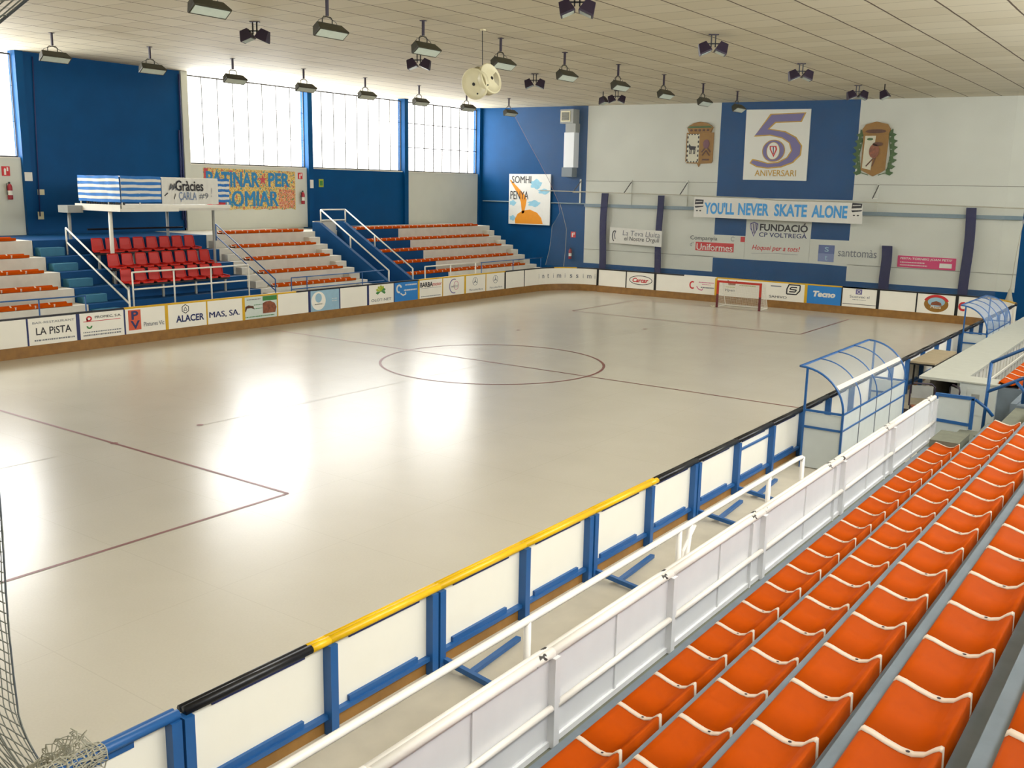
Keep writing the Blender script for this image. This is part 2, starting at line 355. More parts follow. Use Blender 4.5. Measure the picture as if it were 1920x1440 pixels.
# above the glass on the window wall
# far wall with its painted fields
mb = MB(); Y = YF
def fw(x0, x1, z0, z1, m_, t=0.0): mb.box(x0, x1, Y-t, Y+0.3, z0, z1, m_)
fw(XL-0.3, -10.0, 0, 8.8, BLUE); fw(9.33, XR+0.4, 0, 8.8, BLUE)
fw(-10.0, 9.33, 0, 1.05, BLUE); fw(-10, -3.12, 1.05, 8.8, WALLW); fw(2.93, 9.33, 1.05, 8.8, WALLW)
fw(-3.12, 2.93, 1.05, 1.69, BLUE); fw(-3.12, 2.93, 1.69, 2.72, WALLW)
fw(-3.12, -1.62, 2.72, 3.55, BLUE); fw(-1.62, 1.30, 2.72, 3.55, WALLW); fw(1.30, 2.93, 2.72, 3.55, BLUE)
fw(-3.12, 2.93, 3.55, 4.38, WALLW); fw(-3.12, 2.93, 4.38, 8.8, BLUE)
struct(mb, 'wall_far')
SEAMW = mat('wall_joint', (150, 150, 138), 0.8, noise=0.05)
mb = MB()
for z, segs in ((5.02, ((-10, -3.12), (2.93, 9.33))), (1.73, ((-10, -3.12), (2.93, 9.33)))):
    for a, b in segs: mb.box(a, b, Y-0.012, Y, z-0.014, z+0.014, SEAMW)
struct(mb, 'trim_3')
# steel rail band along the far wall
RAILG = mat('blue_grey_rail', (120, 140, 150), 0.5, noise=0.08)
t = thing('wall_rail', 'long blue grey steel rail across the far wall at banner height', 'rail', (-0.3, Y-0.06, 3.8))
MB().box(-10.0, 9.33, Y-0.10, Y-0.02, 3.78, 3.93, RAILG).build('rail_beam', t)
MB().tube([(-16.3, Y-0.05, 3.92), (-10, Y-0.05, 3.92)], 0.03, RAILG).build('rail_pipe', t)
# ---------------------------------------------------------------- boards
def ringwave(): pass
def board(fr, u0, u1, label, post=0.04, postm=BLACK, capm=BLACK, panelm=PANELW, capsplit=None, name='rink_board_panel'):
    """one panel of the rink boards; its post stands at its left (u0) end"""
    P = fr.P((u0+u1)/2, 0, -0.03); t = thing(name, label, 'board', tuple(P), 'advertising boards round the rink')
    mb_ = MB(); mb_.prism(rect(u0, u1, 0.30, 1.02), fr, -0.045, 0, panelm); mb_.build('panel', t)
    MB().prism(rect(u0, u1, 0.0, 0.30), fr, -0.05, 0.012, WOOD).build('kick_board', t)
    if capsplit:
        MB().prism(rect(u0, capsplit[0], 1.02, 1.07), fr, -0.06, 0.012, capsplit[1]).build('top_rail', t); MB().prism(rect(capsplit[0], u1, 1.02, 1.07), fr, -0.06, 0.012, capsplit[2]).build('top_rail', t)
    else: MB().prism(rect(u0, u1, 1.02, 1.07), fr, -0.06, 0.012, capm).build('top_rail', t)
    if post: MB().prism(rect(u0-post/2, u0+post/2, 0.28, 1.03), fr, -0.04, 0.010, postm).build('post', t)
    return t
DV = [-8.99, -7.59, -6.18, -4.77, -3.39, -1.96, -0.56, 0.83, 2.24, 3.67, 5.09, 6.49, 7.89, 9.34, 10.78, 12.19, 13.57, 15.02, 16.2]
LB = {}
names = ['blank white board left of the bar restaurant board', 'white board with thin black bar restaurant lettering', 'white board with red and green emblem and red line',
 'white board with orange and blue square emblem, yellow cap', 'white board with hexagon emblem above bold navy letters', 'white board with bold navy letters and no emblem',
 'pale board with brown photo and green header', 'blank white board right of the board with brown photo', 'pale blue board with a white oval emblem',
 'blank white board between the pale blue board and the plant board', 'white board with a lime green plant picture', 'bright blue board with white figure shapes',
 'white board with big dark lettering ending in red', 'white board with a violet ring emblem', 'white board with star circle, nearer of the two',
 'white board with star circle, farther of the two', 'blank white board right of the second star circle board', 'blank white board just before the far left corner']
for k in range(18):
    u0, u1 = DV[k], DV[k+1]
    wide = k % 2 == 0
    yel = 3 <= k+0 <= 7 or 12 <= k <= 15
    pm = YELO if (4 <= k <= 7 or 12 <= k <= 15) else (INKB if k < 12 else BLACK)
    cm = YELO if (3 <= k <= 6 or 12 <= k <= 15) else BLACK
    cs = (DV[7]+0.82, YELO, BLACK) if k == 7 else None
    pnl = {6: mat('pale_green_print', (206, 216, 206), 0.5, noise=0.05), 8: PALEB, 11: ADBLUE}.get(k, PANELW)
    LB[k] = board(FL, u0, u1, names[k], 0.10 if wide else 0.045, pm, cm, pnl, cs)
# more board towards the near left corner (outside the frame)
board(FL, -11.8, -8.99, 'long blank white board at the left edge of the frame', 0.045, INKB)
def bx(k): return DV[k], DV[k+1]
def T(k, name, txt, a0, a1, v0, v1, m_, **kw):
    u0, u1 = bx(k); text(LB[k], name, txt, FL, u0+(u1-u0)*a0, u0+(u1-u0)*a1, v0, v1, 0.001, m_, **kw)
def S(k, a0, a1, v0, v1, m_):
    u0, u1 = bx(k); return stripes(MB(), FL, u0+(u1-u0)*a0, u0+(u1-u0)*a1, v0, v1, k, m_)
T(1, 'lettering', 'BAR-RESTAURANT', .1, .93, .86, .92, INKG); T(1, 'lettering', 'LA PiSTA', .16, .86, .56, .76, INK, bold=0.01); S(1, .12, .92, .40, .44, INKG).build('small_print', LB[1])
T(2, 'lettering', 'PROMEC, S.A.', .36, .93, .84, .92, INK, bold=0.02)
u0, u1 = bx(2); mb = MB(); mb.prism(rect(u0+.16, u0+1.28, .775, .79), FL, .001, .006, INKR); mb.build('red_line', LB[2])
mb = ringm(MB(), FL, u0+.33, .86, .085, .075, .04, .001, .006, INKR); mb.prism(rect(u0+.25, u0+.29, .78, .87), FL, .001, .006, INKR); mb.build('emblem', LB[2])
ringm(MB(), FL, u0+.33, .66, .085, .085, .04, .001, .006, GREEN, a0=PI, a1=2*PI).build('emblem', LB[2])
mb = S(2, .1, .92, .47, .50, INKG); merge(mb, S(2, .1, .9, .38, .42, INKG)); mb.build('small_print', LB[2])
u0, u1 = bx(3); ORB = mat('ad_orange', (206, 84, 50), 0.5, noise=0.05)
MB().prism(rect(u0+.12, u0+.52, .40, .98), FL, .001, .005, ORB).build('emblem_square', LB[3])
text(LB[3], 'emblem_letter', 'P', FL, u0+.22, u0+.44, .70, .95, .005, INKB, bold=.03); text(LB[3], 'emblem_letter', 'V', FL, u0+.18, u0+.48, .43, .67, .005, INKB, bold=.03)
T(3, 'lettering', 'Pintures Vic', .44, .93, .47, .60, INKG, bold=0.01)
u0, u1 = bx(4); c = u0+.66; hx = [(c+.13*math.sin(i*PI/3), .86+.13*math.cos(i*PI/3)) for i in range(7)]
mb = stroke(MB(), FL, hx, .02, .001, .006, INK); tr = [(c-.06, .81), (c, .92), (c+.06, .81), (c-.06, .81)]; stroke(mb, FL, tr, .014, .001, .006, INK); mb.build('emblem', LB[4])
T(4, 'lettering', 'ALACER', .22, .92, .47, .68, INKB, bold=0.03); T(5, 'lettering', 'MAS, SA.', .06, .88, .47, .68, INKB, bold=0.04)
u0, u1 = bx(6); MB().prism(rect(u0+.78, u1-.02, .86, 1.01), FL, .001, .005, GREEN).build('header', LB[6])
MB().prism([(u0+.78, .45), (u1-.1, .45), (u1-.04, .62), (u1-.12, .76), (u1-.3, .84), (u0+.9, .83), (u0+.78, .78)], FL, .001, .005, BROWN).build('photo', LB[6])
mb = MB(); mb.prism([(u0+.04, .55), (u0+.08, .55), (u0+.14, .66), (u0+.3, .66), (u0+.42, .62), (u0+.4, .72), (u0+.2, .76), (u0+.08, .72)], FL, .001, .005, DKBR); mb.build('picture', LB[6])
mb = S(6, .05, .9, .36, .39, GREEN); merge(mb, S(6, .3, .55, .62, .64, GREEN)); merge(mb, S(6, .3, .55, .74, .76, GREEN)); merge(mb, S(6, .1, .5, .92, .95, INKG)); mb.build('small_print', LB[6])
u0, u1 = bx(8); mb = MB().prism(ell(u0+.42, .66, .33, .32), FL, .001, .005, PANELW); mb.build('oval', LB[8])
MB().prism(ell(u0+.42, .76, .15, .16), FL, .005, .008, PALEB).build('emblem', LB[8]); mb = stripes(MB(), FL, u0+.25, u0+.6, .53, .56, 3, PALEB); merge(mb, stripes(MB(), FL, u0+1.05, u0+1.3, .6, .62, 5, CLOTH)); merge(mb, stripes(MB(), FL, u0+1.05, u0+1.3, .68, .70, 5, CLOTH)); mb.build('small_print', LB[8])
u0, u1 = bx(10); mb = MB()
for i in range(7):
    a = -0.3+i*0.62; mb.prism([(u0+.68, .76), (u0+.68+.22*math.cos(a-.25), .76+.2*math.sin(a-.25)), (u0+.68+.27*math.cos(a), .76+.23*math.sin(a)), (u0+.68+.2*math.cos(a+.3), .76+.2*math.sin(a+.3))], FL, .001, .004+.001*i, LGREEN if 1 < i < 6 else GREEN)
mb.build('plant_picture', LB[10]); T(10, 'lettering', 'OLOT-NET', .12, .88, .40, .50, INKG, bold=.01)
u0, u1 = bx(11); mb = ringm(MB(), FL, u0+.28, .78, .16, .17, .07, .001, .006, CLOTH, a0=.3, a1=5); stroke(mb, FL, [(u0+.36, .6), (u0+.5, .52), (u0+.66, .56), (u0+.62, .64)], .05, .001, .006, CLOTH); mb.build('figure_picture', LB[11])
mb = S(11, .45, .92, .88, .93, CLOTH); merge(mb, S(11, .4, .92, .68, .73, CLOTH)); mb.build('small_print', LB[11]); 
T(12, 'lettering', 'BARBA', .06, .58, .74, .93, INK, bold=.03); T(12, 'lettering', 'motor', .58, .95, .76, .88, INKR, bold=.02); S(12, .1, .92, .36, .39, INKG).build('small_print', LB[12])
MB().prism(rect(bx(12)[0]+.1, bx(12)[1]-.1, .69, .70), FL, .001, .004, INKG).build('underline', LB[12])
u0, u1 = bx(13); ringm(MB(), FL, u0+.72, .66, .30, .30, .04, .001, .006, INKP, a0=1.2, a1=5.0).build('emblem', LB[13]); T(13, 'lettering', 'wdcd', .38, .68, .6, .72, INKG, shear=.3)
ringm(MB(), FL, u0+.86, .68, .16, .18, .02, .001, .006, PINK).build('emblem', LB[13])
for k in (14, 15):
    u0, u1 = bx(k); c = u0+.68; mb = ringm(MB(), FL, c, .76, .17, .17, .016, .001, .006, INKG)
    for a in (PI/2, PI/2+2*PI/3, PI/2-2*PI/3): mb.prism([(c+.16*math.cos(a), .76+.16*math.sin(a)), (c+.03*math.cos(a+1.2), .76+.03*math.sin(a+1.2)), (c+.03*math.cos(a-1.2), .76+.03*math.sin(a-1.2))], FL, .001, .006, INKG)
    mb.build('star_emblem', LB[k]); T(k, 'lettering', 'Mercedes-Benz', .2, .85, .38, .46, INKG)
# end boards
EV = [-7.5, -6.01, -4.55, -3.15, -1.65, 0.36, 2.23, 3.67, 5.06, 6.48, 7.89, 8.2]
EN = ['blank white end board beside the rounded left corner', 'white end board with a black oval and red script', 'blank white end board between the oval board and the red figure board',
      'white end board with a small red figure', 'white end board directly behind the goal', 'white end board with a black rounded S emblem', 'bright blue end board with white slanted lettering',
      'white end board with a small violet square', 'blank white end board right of the violet square board', 'white end board with a round farmhouse emblem', 'white end board with red letters behind the far shelter']
EB = {}
for k in range(11):
    cm = YELO if k in (4, 5, 6) else (PANELW if k == 3 else BLACK); pm = YELO if k in (4, 6) else BLACK
    EB[k] = board(FE, EV[k], EV[k+1], EN[k], 0 if k in (3, 5) else (0.11 if k % 2 == 0 else 0.05), pm, cm, ADBLUE if k == 6 else PANELW, (4.6, YELO, BLACK) if k == 6 else None)
def TE(k, name, txt, u0, u1, v0, v1, m_, **kw): text(EB[k], name, txt, FE, u0, u1, v0, v1, .001, m_, **kw)
ringm(MB(), FE, -5.27, .68, .58, .21, .03, .001, .005, INK).build('oval', EB[1]); TE(1, 'lettering', 'Carcar', -5.68, -4.88, .58, .78, INKR, bold=.03, shear=.3)
mb = ringm(MB(), FE, -2.75, .66, .14, .17, .06, .001, .006, INKR, a0=1, a1=5.4); stroke(mb, FE, [(-2.55, .62), (-2.45, .5), (-2.3, .46), (-2.25, .54)], .04, .001, .006, PINK); mb.build('figure_picture', EB[3])
mb = stripes(MB(), FE, -2.45, -1.75, .78, .82, 3, PINK); merge(mb, stripes(MB(), FE, -2.3, -1.9, .7, .73, 4, PINK)); merge(mb, stripes(MB(), FE, -2.35, -1.75, .56, .61, 5, INKG)); mb.build('small_print', EB[3])
mb = MB(); mb.prism([(-1.1, .78), (-.8, .78), (-.72, .98), (-.95, .88), (-1.15, 1.0)], FE, .001, .005, BROWN); mb.build('picture', EB[4]); TE(4, 'lettering', 'Vipen', -1.25, -.8, .48, .62, INKG, bold=.02, shear=.2)
merge(stripes(MB(), FE, -.6, .1, .78, .82, 3, LGREEN), stripes(MB(), FE, -1.2, -.8, .68, .71, 3, LGREEN)).build('small_print', EB[4])
u = 1.72; pts = [(u-.22, .98), (u+.26, .98), (u+.26, .76), (u+.12, .60), (u-.28, .60), (u-.28, .80), (u-.2, .98)]
mb = stroke(MB(), FE, pts, .05, .001, .006, INK); stroke(mb, FE, [(u+.14, .88), (u-.1, .88), (u-.16, .80), (u+.12, .78), (u+.06, .70), (u-.18, .70)], .045, .001, .006, INK); mb.build('emblem', EB[5])
TE(5, 'lettering', 'SAHIVO', .72, 1.45, .40, .50, INK); MB().prism(rect(.75, 1.2, .86, .9), FE, .001, .004, INKG).build('small_print', EB[5])
TE(6, 'lettering', 'Tecno', 2.52, 3.42, .58, .82, CLOTH, bold=.06, shear=.2)
mb = MB().prism(rect(4.2, 4.44, .80, 1.0), FE, .001, .005, INKP); ringm(mb, FE, 4.32, .9, .07, .07, .02, .005, .008, CLOTH); mb.build('emblem', EB[7]); TE(7, 'lettering', 'Scanvec sl', 3.98, 4.74, .66, .76, INKG)
mb = stripes(MB(), FE, 4.1, 4.6, .58, .6, 3, INKG); mb.prism(rect(3.72, 5.0, .40, .42), FE, .001, .005, INK); mb.build('small_print', EB[7])
mb = MB(); mb.prism(ell(7.18, .66, .43, .3), FE, .001, .004, OCHRE); mb.build('emblem', EB[9]); MB().prism(ell(7.18, .74, .3, .17), FE, .004, .006, PALEB).build('emblem_sky', EB[9])
ringm(MB(), FE, 7.18, .68, .46, .33, .09, .004, .008, INKR, a0=.35, a1=PI-.35).build('emblem_banner', EB[9]); MB().prism([(6.98, .62), (7.38, .62), (7.34, .72), (7.18, .78), (7.02, .72)], FE, .006, .009, BROWN).build('emblem_house', EB[9])
TE(9, 'lettering', 'Masia', 7.0, 7.36, .5, .6, CLOTH, bold=.02)
TE(10, 'lettering', 'CA', 7.95, 8.5, .48, .82, INKR, bold=.05)
# rounded corners (radius about 2)
def corner(cx, cy, r, a0, a1, label, letters=None, yellow=(.33, .67), outward=False):
    t = thing('rink_corner_board', label, 'board', (cx+r*math.cos((a0+a1)/2), cy+r*math.sin((a0+a1)/2), 0), 'rounded corners of the rink boards')
    n = 24
    def sweep(z0, z1, r0, r1, m_, s0=0, s1=1.0, nm='panel'):
        mb_ = MB(); k0, k1 = int(round(s0*n)), int(round(s1*n)); v = []
        for i in range(k0, k1+1):
            a = a0+(a1-a0)*i/n
            for rr, z in ((r0, z0), (r1, z0), (r1, z1), (r0, z1)): v.append((cx+rr*math.cos(a), cy+rr*math.sin(a), z))
        f = []
        for i in range(k1-k0):
            for q in range(4): f.append((i*4+q, i*4+(q+1) % 4, (i+1)*4+(q+1) % 4, (i+1)*4+q))
        f += [(3, 2, 1, 0), tuple((k1-k0)*4+q for q in range(4))]
        mb_.add(v, f, m_); return mb_.build(nm, t)
    sweep(0.30, 1.02, r, r+0.045, PANELW); sweep(0, 0.30, r-0.012, r+0.05, WOOD, nm='kick_board')
    for s0, s1, m_ in ((0, yellow[0], BLACK), (yellow[0], yellow[1], YELO), (yellow[1], 1, BLACK)): sweep(1.02, 1.07, r-0.012, r+0.06, m_, s0, s1, 'top_rail')
    for s in (1/3, 2/3): sweep(0.30, 1.02, r-0.003, r, INKG, s-0.02, s+0.02, 'joint') if False else None
    if letters:
        for ch, s in letters:
            a = a0+(a1-a0)*s; nrm = Vector((-math.cos(a), -math.sin(a), 0)); tu = Vector((-math.sin(a), math.cos(a), 0))*(1 if a1 > a0 else -1)
            f_ = Frame((cx+r*math.cos(a), cy+r*math.sin(a), 0), tu, (0, 0, 1), nrm); wd = {'i': .022, 't': .08, 'm': .20, 'n': .12, 's': .11}[ch]
            text(t, 'letter', ch, f_, -wd/2, wd/2, .58, .58+(.2 if ch in 'it' else .155), .004, INKG, bold=.015)
    return t
s = 'intimissimi'; corner(-7.5, 15.97, 2.07, PI, PI/2, 'rounded white corner boards lettered in spaced grey letters', [(c_, .06+.088*i) for i, c_ in enumerate(s)])
RC = 2.1
corner(8.02, 15.84, RC, PI/2, 0, 'rounded white corner boards behind the far shelter', yellow=(.3, .85))
# near side boards: seen from their outer face
PY = [-16.97+1.352*k for k in range(25)]
NBX = 10.12
def near_board(k, label, double):
    y0, y1 = PY[k], PY[k+1]; t = thing('near_board_panel', label, 'board', (NBX, (y0+y1)/2, 0), 'boards along the near side of the rink')
    MB().box(NBX-0.03, NBX, y0, y1, 0.36, 1.03, PANELW).build('panel', t)
    MB().box(NBX-0.04, NBX-0.005, y0, y1, 0.0, 0.36, WOOD).build('kick_board', t)
    mb_ = MB(); mb_.box(NBX, NBX+0.09, y0-0.04, y0+0.04, RZ-0.04, 1.03, BLUEM)
    mb_.build('post', t)
    if double: MB().box(NBX, NBX+0.08, y0-0.135, y0-0.055, RZ-0.04, 1.03, BLUEM).build('post', t)
    mb_ = MB(); mb_.box(NBX, NBX+0.05, y0+0.04, y1-0.04, 0.385, 0.425, BLUEM); mb_.box(NBX, NBX+0.03, y0+0.22, y1-0.28, 0.425, 0.475, BLUEM); mb_.build('lower_rail', t)
    def cap(a, b, m_):
        c = MB(); c.tube([(NBX+0.03, a, 1.055), (NBX+0.03, b, 1.055)], 0.036, m_, 10); c.tube([(NBX-0.025, a, 1.05), (NBX-0.025, b, 1.05)], 0.03, m_, 8); c.build('top_rail', t, smooth=True)
    ys, ye = -15.81, -10.02
    if y1 <= ys or y0 >= ye: cap(y0, y1, BLACK)
    elif y0 < ys: cap(y0, ys, BLACK); cap(ys, y1, YEL)
    elif y1 > ye: cap(y0, ye, YEL); cap(ye, y1, BLACK)
    else: cap(y0, y1, YEL)
    MB().box(NBX+0.002, NBX+0.014, y0+0.24, y1-0.24, 0.985, 1.03, INKB).build('upper_angle', t)
    if k in (7, 15): MB().box(NBX, NBX+0.03, y0+.04, y1-.04, .87, .9, BLUEM).build('cross_bar', t)
    return t
for k in range(24):
    near_board(k, 'white near side board with blue posts, %s from the near end' % ORD(k), k % 2 == 0 and k < 8)
# near end: blue capped board running out of the frame
t = thing('near_board_panel', 'white near side board with a blue top rail at bottom left', 'board', (NBX, -17.7, 0), 'boards along the near side of the rink')
MB().box(NBX-0.03, NBX, -18.4, -16.97, 0.36, 1.03, PANELW).build('panel', t); MB().box(NBX-0.04, NBX-0.005, -18.4, -16.97, 0, 0.36, WOOD).build('kick_board', t)
c = MB(); c.tube([(NBX+0.03, -18.4, 1.055), (NBX+0.03, -17.02, 1.055)], 0.036, BLUEM, 10); c.tube([(NBX-0.025, -18.4, 1.05), (NBX-0.025, -17.02, 1.05)], 0.03, BLUEM, 8); c.build('top_rail', t, smooth=True)
MB().box(NBX+0.002, NBX+0.014, -18.2, -17.35, 0.96, 1.02, BLUEM).build('upper_angle', t)
MB().box(NBX, NBX+0.05, -18.4, -17.15, 0.385, 0.425, BLUEM).build('lower_rail', t)
# floor struts bracing the boards
for i, k in enumerate((2, 4, 6, 7)):
    y = PY[k]+0.03; t = thing('board_brace', 'blue steel floor brace behind the near boards, %s from the near end' % ORD(i), 'brace', (10.4, y+.3, RZ), 'floor braces behind the near boards')
    MB().bar((NBX+0.09, y, RZ+.10), (10.86, y-.02, RZ+.03), .05, .05, BLUEM).build('cross_strut', t)
    MB().bar((10.50, y+.0, RZ+.06), (10.40, y+1.0 if i else y+.9, RZ+.03), .055, .04, BLUEM).build('long_strut', t)
# ---------------------------------------------------------------- left bleachers
TX = [-10.62, -11.31, -12.01, -12.75, -13.44]; TZ = [1.16, 1.57, 1.99, 2.39, 2.85]
def tiers(y0, y1, name, label, risers, base=-0.0):
    """stepped stand block; risers = list of (ya, yb, material) along y"""
    mb_ = MB()
    for ya, yb, m_ in risers:
        for k in range(5):
            xb = TX[k+1] if k < 4 else -16.5
            z = TZ[k]-0.05
            mb_.box(xb-0.0, TX[k], ya, yb, 0.0 if k == 0 else TZ[k-1]-0.3, z, m_)
        mb_.box(TX[0], -9.86, ya, yb, 0, 0.80, m_)
    o = mb_.build(name); return tag(o, label, 'bleachers')
tiers(-13, -5.22, 'concrete_bleachers', 'white stepped bleachers left of the tribune stairs', [(-13, -5.22, CONCL)])
tiers(-5.2, 1.02, 'concrete_bleachers', 'blue stepped bleachers under the red seats', [(-5.2, 1.02, BLUES)])
tiers(1.04, 6.15, 'concrete_bleachers', 'white stepped bleachers between tribune and sunken stairway', [(1.04, 6.15, CONCL)])
tiers(8.34, 17.5, 'concrete_bleachers', 'stepped bleachers right of the sunken stairway, half blue half white', [(8.34, 10.97, BLUES), (10.97, 17.5, CONCL)])
# aisle half steps
def halfsteps(ya, yb, m_, label, cat='steps'):
    t_ = thing('aisle_steps', label, cat, (TX[2], (ya+yb)/2, .8))
    for k in range(5):
        zb = 0.80 if k == 0 else TZ[k-1]-0.05
        MB().box(TX[k]+0.002, TX[k]+0.33, ya, yb, zb, (zb+TZ[k]-0.05)/2+0.02, m_).build('step', t_)
halfsteps(5.55, 6.1, CONCL, 'white aisle half steps beside the sunken stairway')
halfsteps(1.12, 1.62, CONCL, 'white aisle half steps beside the thin blue handrail')
halfsteps(16.95, 17.45, CONCL, 'white aisle half steps at the far end of the bleachers')
halfsteps(-5.15, -4.4, mat('teal_step_paint', (44, 112, 140), 0.6, noise=0.1), 'teal aisle half steps left of the red seats')
# orange seats: a small moulded shell, mesh shared
def seat_parts(pitch, far=False):
    prof = [(0.0, -0.07), (0.0, -0.012), (0.012, 0.0), (0.05, -0.008), (0.11, -0.028), (0.17, -0.044), (0.22, -0.047), (0.265, -0.032), (0.30, 0.002), (0.322, 0.018), (0.334, 0.014), (0.338, -0.085)]
    def sheet(y0, y1, dz, m_):
        mb_ = MB(); k = len(prof); v = []
        for y in (y0, y1):
            v += [(x, y, z+dz) for x, z in prof]; 
        for y in (y0, y1): v += [(min(max(x, 0.012), 0.338), y, z+dz-0.016) for x, z in prof]
        f = [(i, i+1, k+i+1, k+i) for i in range(k-1)]+[(3*k+i, 3*k+i+1, 2*k+i+1, 2*k+i) for i in range(k-1)]
        f += [(2*k+i, 2*k+i+1, i+1, i) for i in range(k-1)]+[(k+i, k+i+1, 3*k+i+1, 3*k+i) for i in range(k-1)]
        return mb_.add(v, f, m_)
    h = pitch/2
    shell = sheet(-h, h, 0, ORANGE); st = sheet(h-0.021, h+0.021, 0.006, STRIP)
    st.add([(0.20+.010*math.cos(a*PI/3), h+.010*math.sin(a*PI/3), -0.0385) for a in range(6)], [tuple(range(6))], DARKP)
    return shell, st
sh, st = seat_parts(0.545)
seat0 = thing('bleacher_seat', 'x', 'seat', (0, 0, 0)); sh.build('seat_shell', seat0, smooth=True); so = st.build('joint_strip', seat0, smooth=True); so['label'] = 'white joint strip with a screw'
PITCH = 0.545
usedseat = []
def put_seat(x, y, z, rz, label, group):
    if not usedseat: s_ = seat0; usedseat.append(1); s_.location = (x, y, z); s_['label'] = label
    else: s_ = copy_tree(seat0, (x, y, z), label)
    s_['group'] = group; s_.rotation_euler.z = rz; return s_
SX = [12.50, 13.25, 13.90, 14.53, 15.13]; SZ = [1.10, 1.56, 2.00, 2.40, 2.83]
NEARNAME = ['row next to the fence', 'second row from the fence', 'third row from the fence', 'fourth row from the fence', 'topmost near row']
y_far = [-5.95, -6.0, -5.75, -5.75, -5.75]
ph = [-15.65, -15.72, -15.71, -15.59, -17.16]
nseat = 0
for k in range(5):
    top = y_far[k]; n = int(round((top-ph[k])/PITCH)); ys = [ph[k]+i*PITCH for i in range(n, -60, -1)]
    ys = [y for y in ys if y > (-18.9, -19.0, -18.9, -18.9, -18.8)[k]]
    for j, y in enumerate(ys):
        if j > 28: break
        put_seat(SX[k], y-PITCH/2, SZ[k], 0, 'large orange seat in the %s, %s from the far end' % (NEARNAME[k], ORD(j)), 'orange seats of the near stand'); nseat += 1
# beyond the aisle
for j in range(10):
    put_seat(12.5, -1.0+(j+.5)*PITCH, 1.28, 0, 'orange seat past the blue railing beside the counter, %s from the near end' % ORD(j), 'orange seats beyond the aisle'); nseat += 1
# one far seat mesh
def far_seat_mesh():
    a, b = seat_parts(0.52); merge(a, b); return a
fs0 = far_seat_mesh().build('bleacher_seat', loc=(0, 0, 0)); tag(fs0, 'x', 'seat'); usedf = []
def far_row(block, row, x, z, y0, y1, group):
    global nseat
    n = int((y1-y0)/PITCH)
    for j in range(n):
        lab = 'small orange seat in the %s of the %s, %s from the left' % (row, block, ORD(j))
        if not usedf: c = fs0; usedf.append(1); c['label'] = lab
        else: c = copy_tree(fs0, None, lab)
        c.location = (x, y0+PITCH*(j+.5), z); c.rotation_euler.z = PI; c['group'] = group; nseat += 1
ROWN = ['bottom row', 'second row', 'middle row', 'fourth row', 'top row']
for k in range(5):
    x, z = TX[k]+0.0, TZ[k]+0.045
    far_row('left bleachers', ROWN[k], x, z, -9.6+.1, -5.25, 'orange seats of the left bleachers')
    far_row('middle bleachers', ROWN[k], x, z, 1.75, 5.7, 'orange seats of the middle bleachers')
    far_row('right bleachers', ROWN[k], x, z, 8.4, 16.95, 'orange seats of the right bleachers')
# red bucket seats
def bucket():
    t = thing('bucket_seat', 'x', 'seat', (0, 0, 0)); mb_ = MB()
    prof = [(0.20, 0.02), (0.19, 0.05), (0.05, 0.035), (-0.12, 0.02), (-0.19, 0.06), (-0.22, 0.20), (-0.25, 0.40), (-0.27, 0.43)]
    k = len(prof); v = []; W_ = [.17, .18, .19, .19, .19, .185, .18, .15]
    for sgn, t_ in ((1, 0), (-1, 0), (1, -.018), (-1, -.018)): v += [(x+(t_ if z > .1 else 0), sgn*w_, z+(0 if z > .1 else t_)) for (x, z), w_ in zip(prof, W_)]
    f = [(i+1, i, k+i, k+i+1) for i in range(k-1)]+[(2*k+i, 2*k+i+1, 3*k+i+1, 3*k+i) for i in range(k-1)]+[(i, i+1, 2*k+i+1, 2*k+i) for i in range(k-1)]+[(k+i+1, k+i, 3*k+i, 3*k+i+1) for i in range(k-1)]
    mb_.add(v, f, RED)
    for s_ in (-1, 1): mb_.bar((.18, s_*.18, .045), (-.2, s_*.19, .07), .02, .04, RED); mb_.bar((-.19, s_*.19, .07), (-.25, s_*.165, .4), .02, .03, RED)
    mb_.build('seat_shell', t)
    m2_ = MB(); m2_.box(-.1, .1, -.14, .14, -.02, .02, BLACK); m2_.build('seat_bracket', t); return t
b0 = bucket(); first = True
RBX = [-10.95, -11.62, -12.3]; RBZ = [1.58, 2.0, 2.44]
for r in range(3):
    x, z = RBX[r], RBZ[r]
    y0 = (-3.61, -3.59, -3.67)[r]
    t = thing('seat_beam', 'dark steel beam carrying the %s row of red seats' % ('lower', 'middle', 'upper')[r], 'beam', (x, y0+1.8, z-.1), 'beams under the red seats')
    MB().box(x-.04, x+.04, y0-.25, y0+3.6, z-.08, z-.02, BLACK).build('beam', t)
    for q in (-0.1, 1.1, 2.3, 3.45): MB().box(x-.03, x+.03, y0+q-.03, y0+q+.03, TZ[r]-.05, z-.08, GREYM).build('leg', t)
    for j in range(8):
        lab = 'red bucket seat in the %s row of the tribune, %s from the left' % (('lower', 'middle', 'upper')[r], ORD(j))
        c = b0 if first else copy_tree(b0, None, lab); first = False; c['label'] = lab; c['group'] = 'red bucket seats'
        c.location = (x, y0+.475*j, z)
print('seats', nseat)
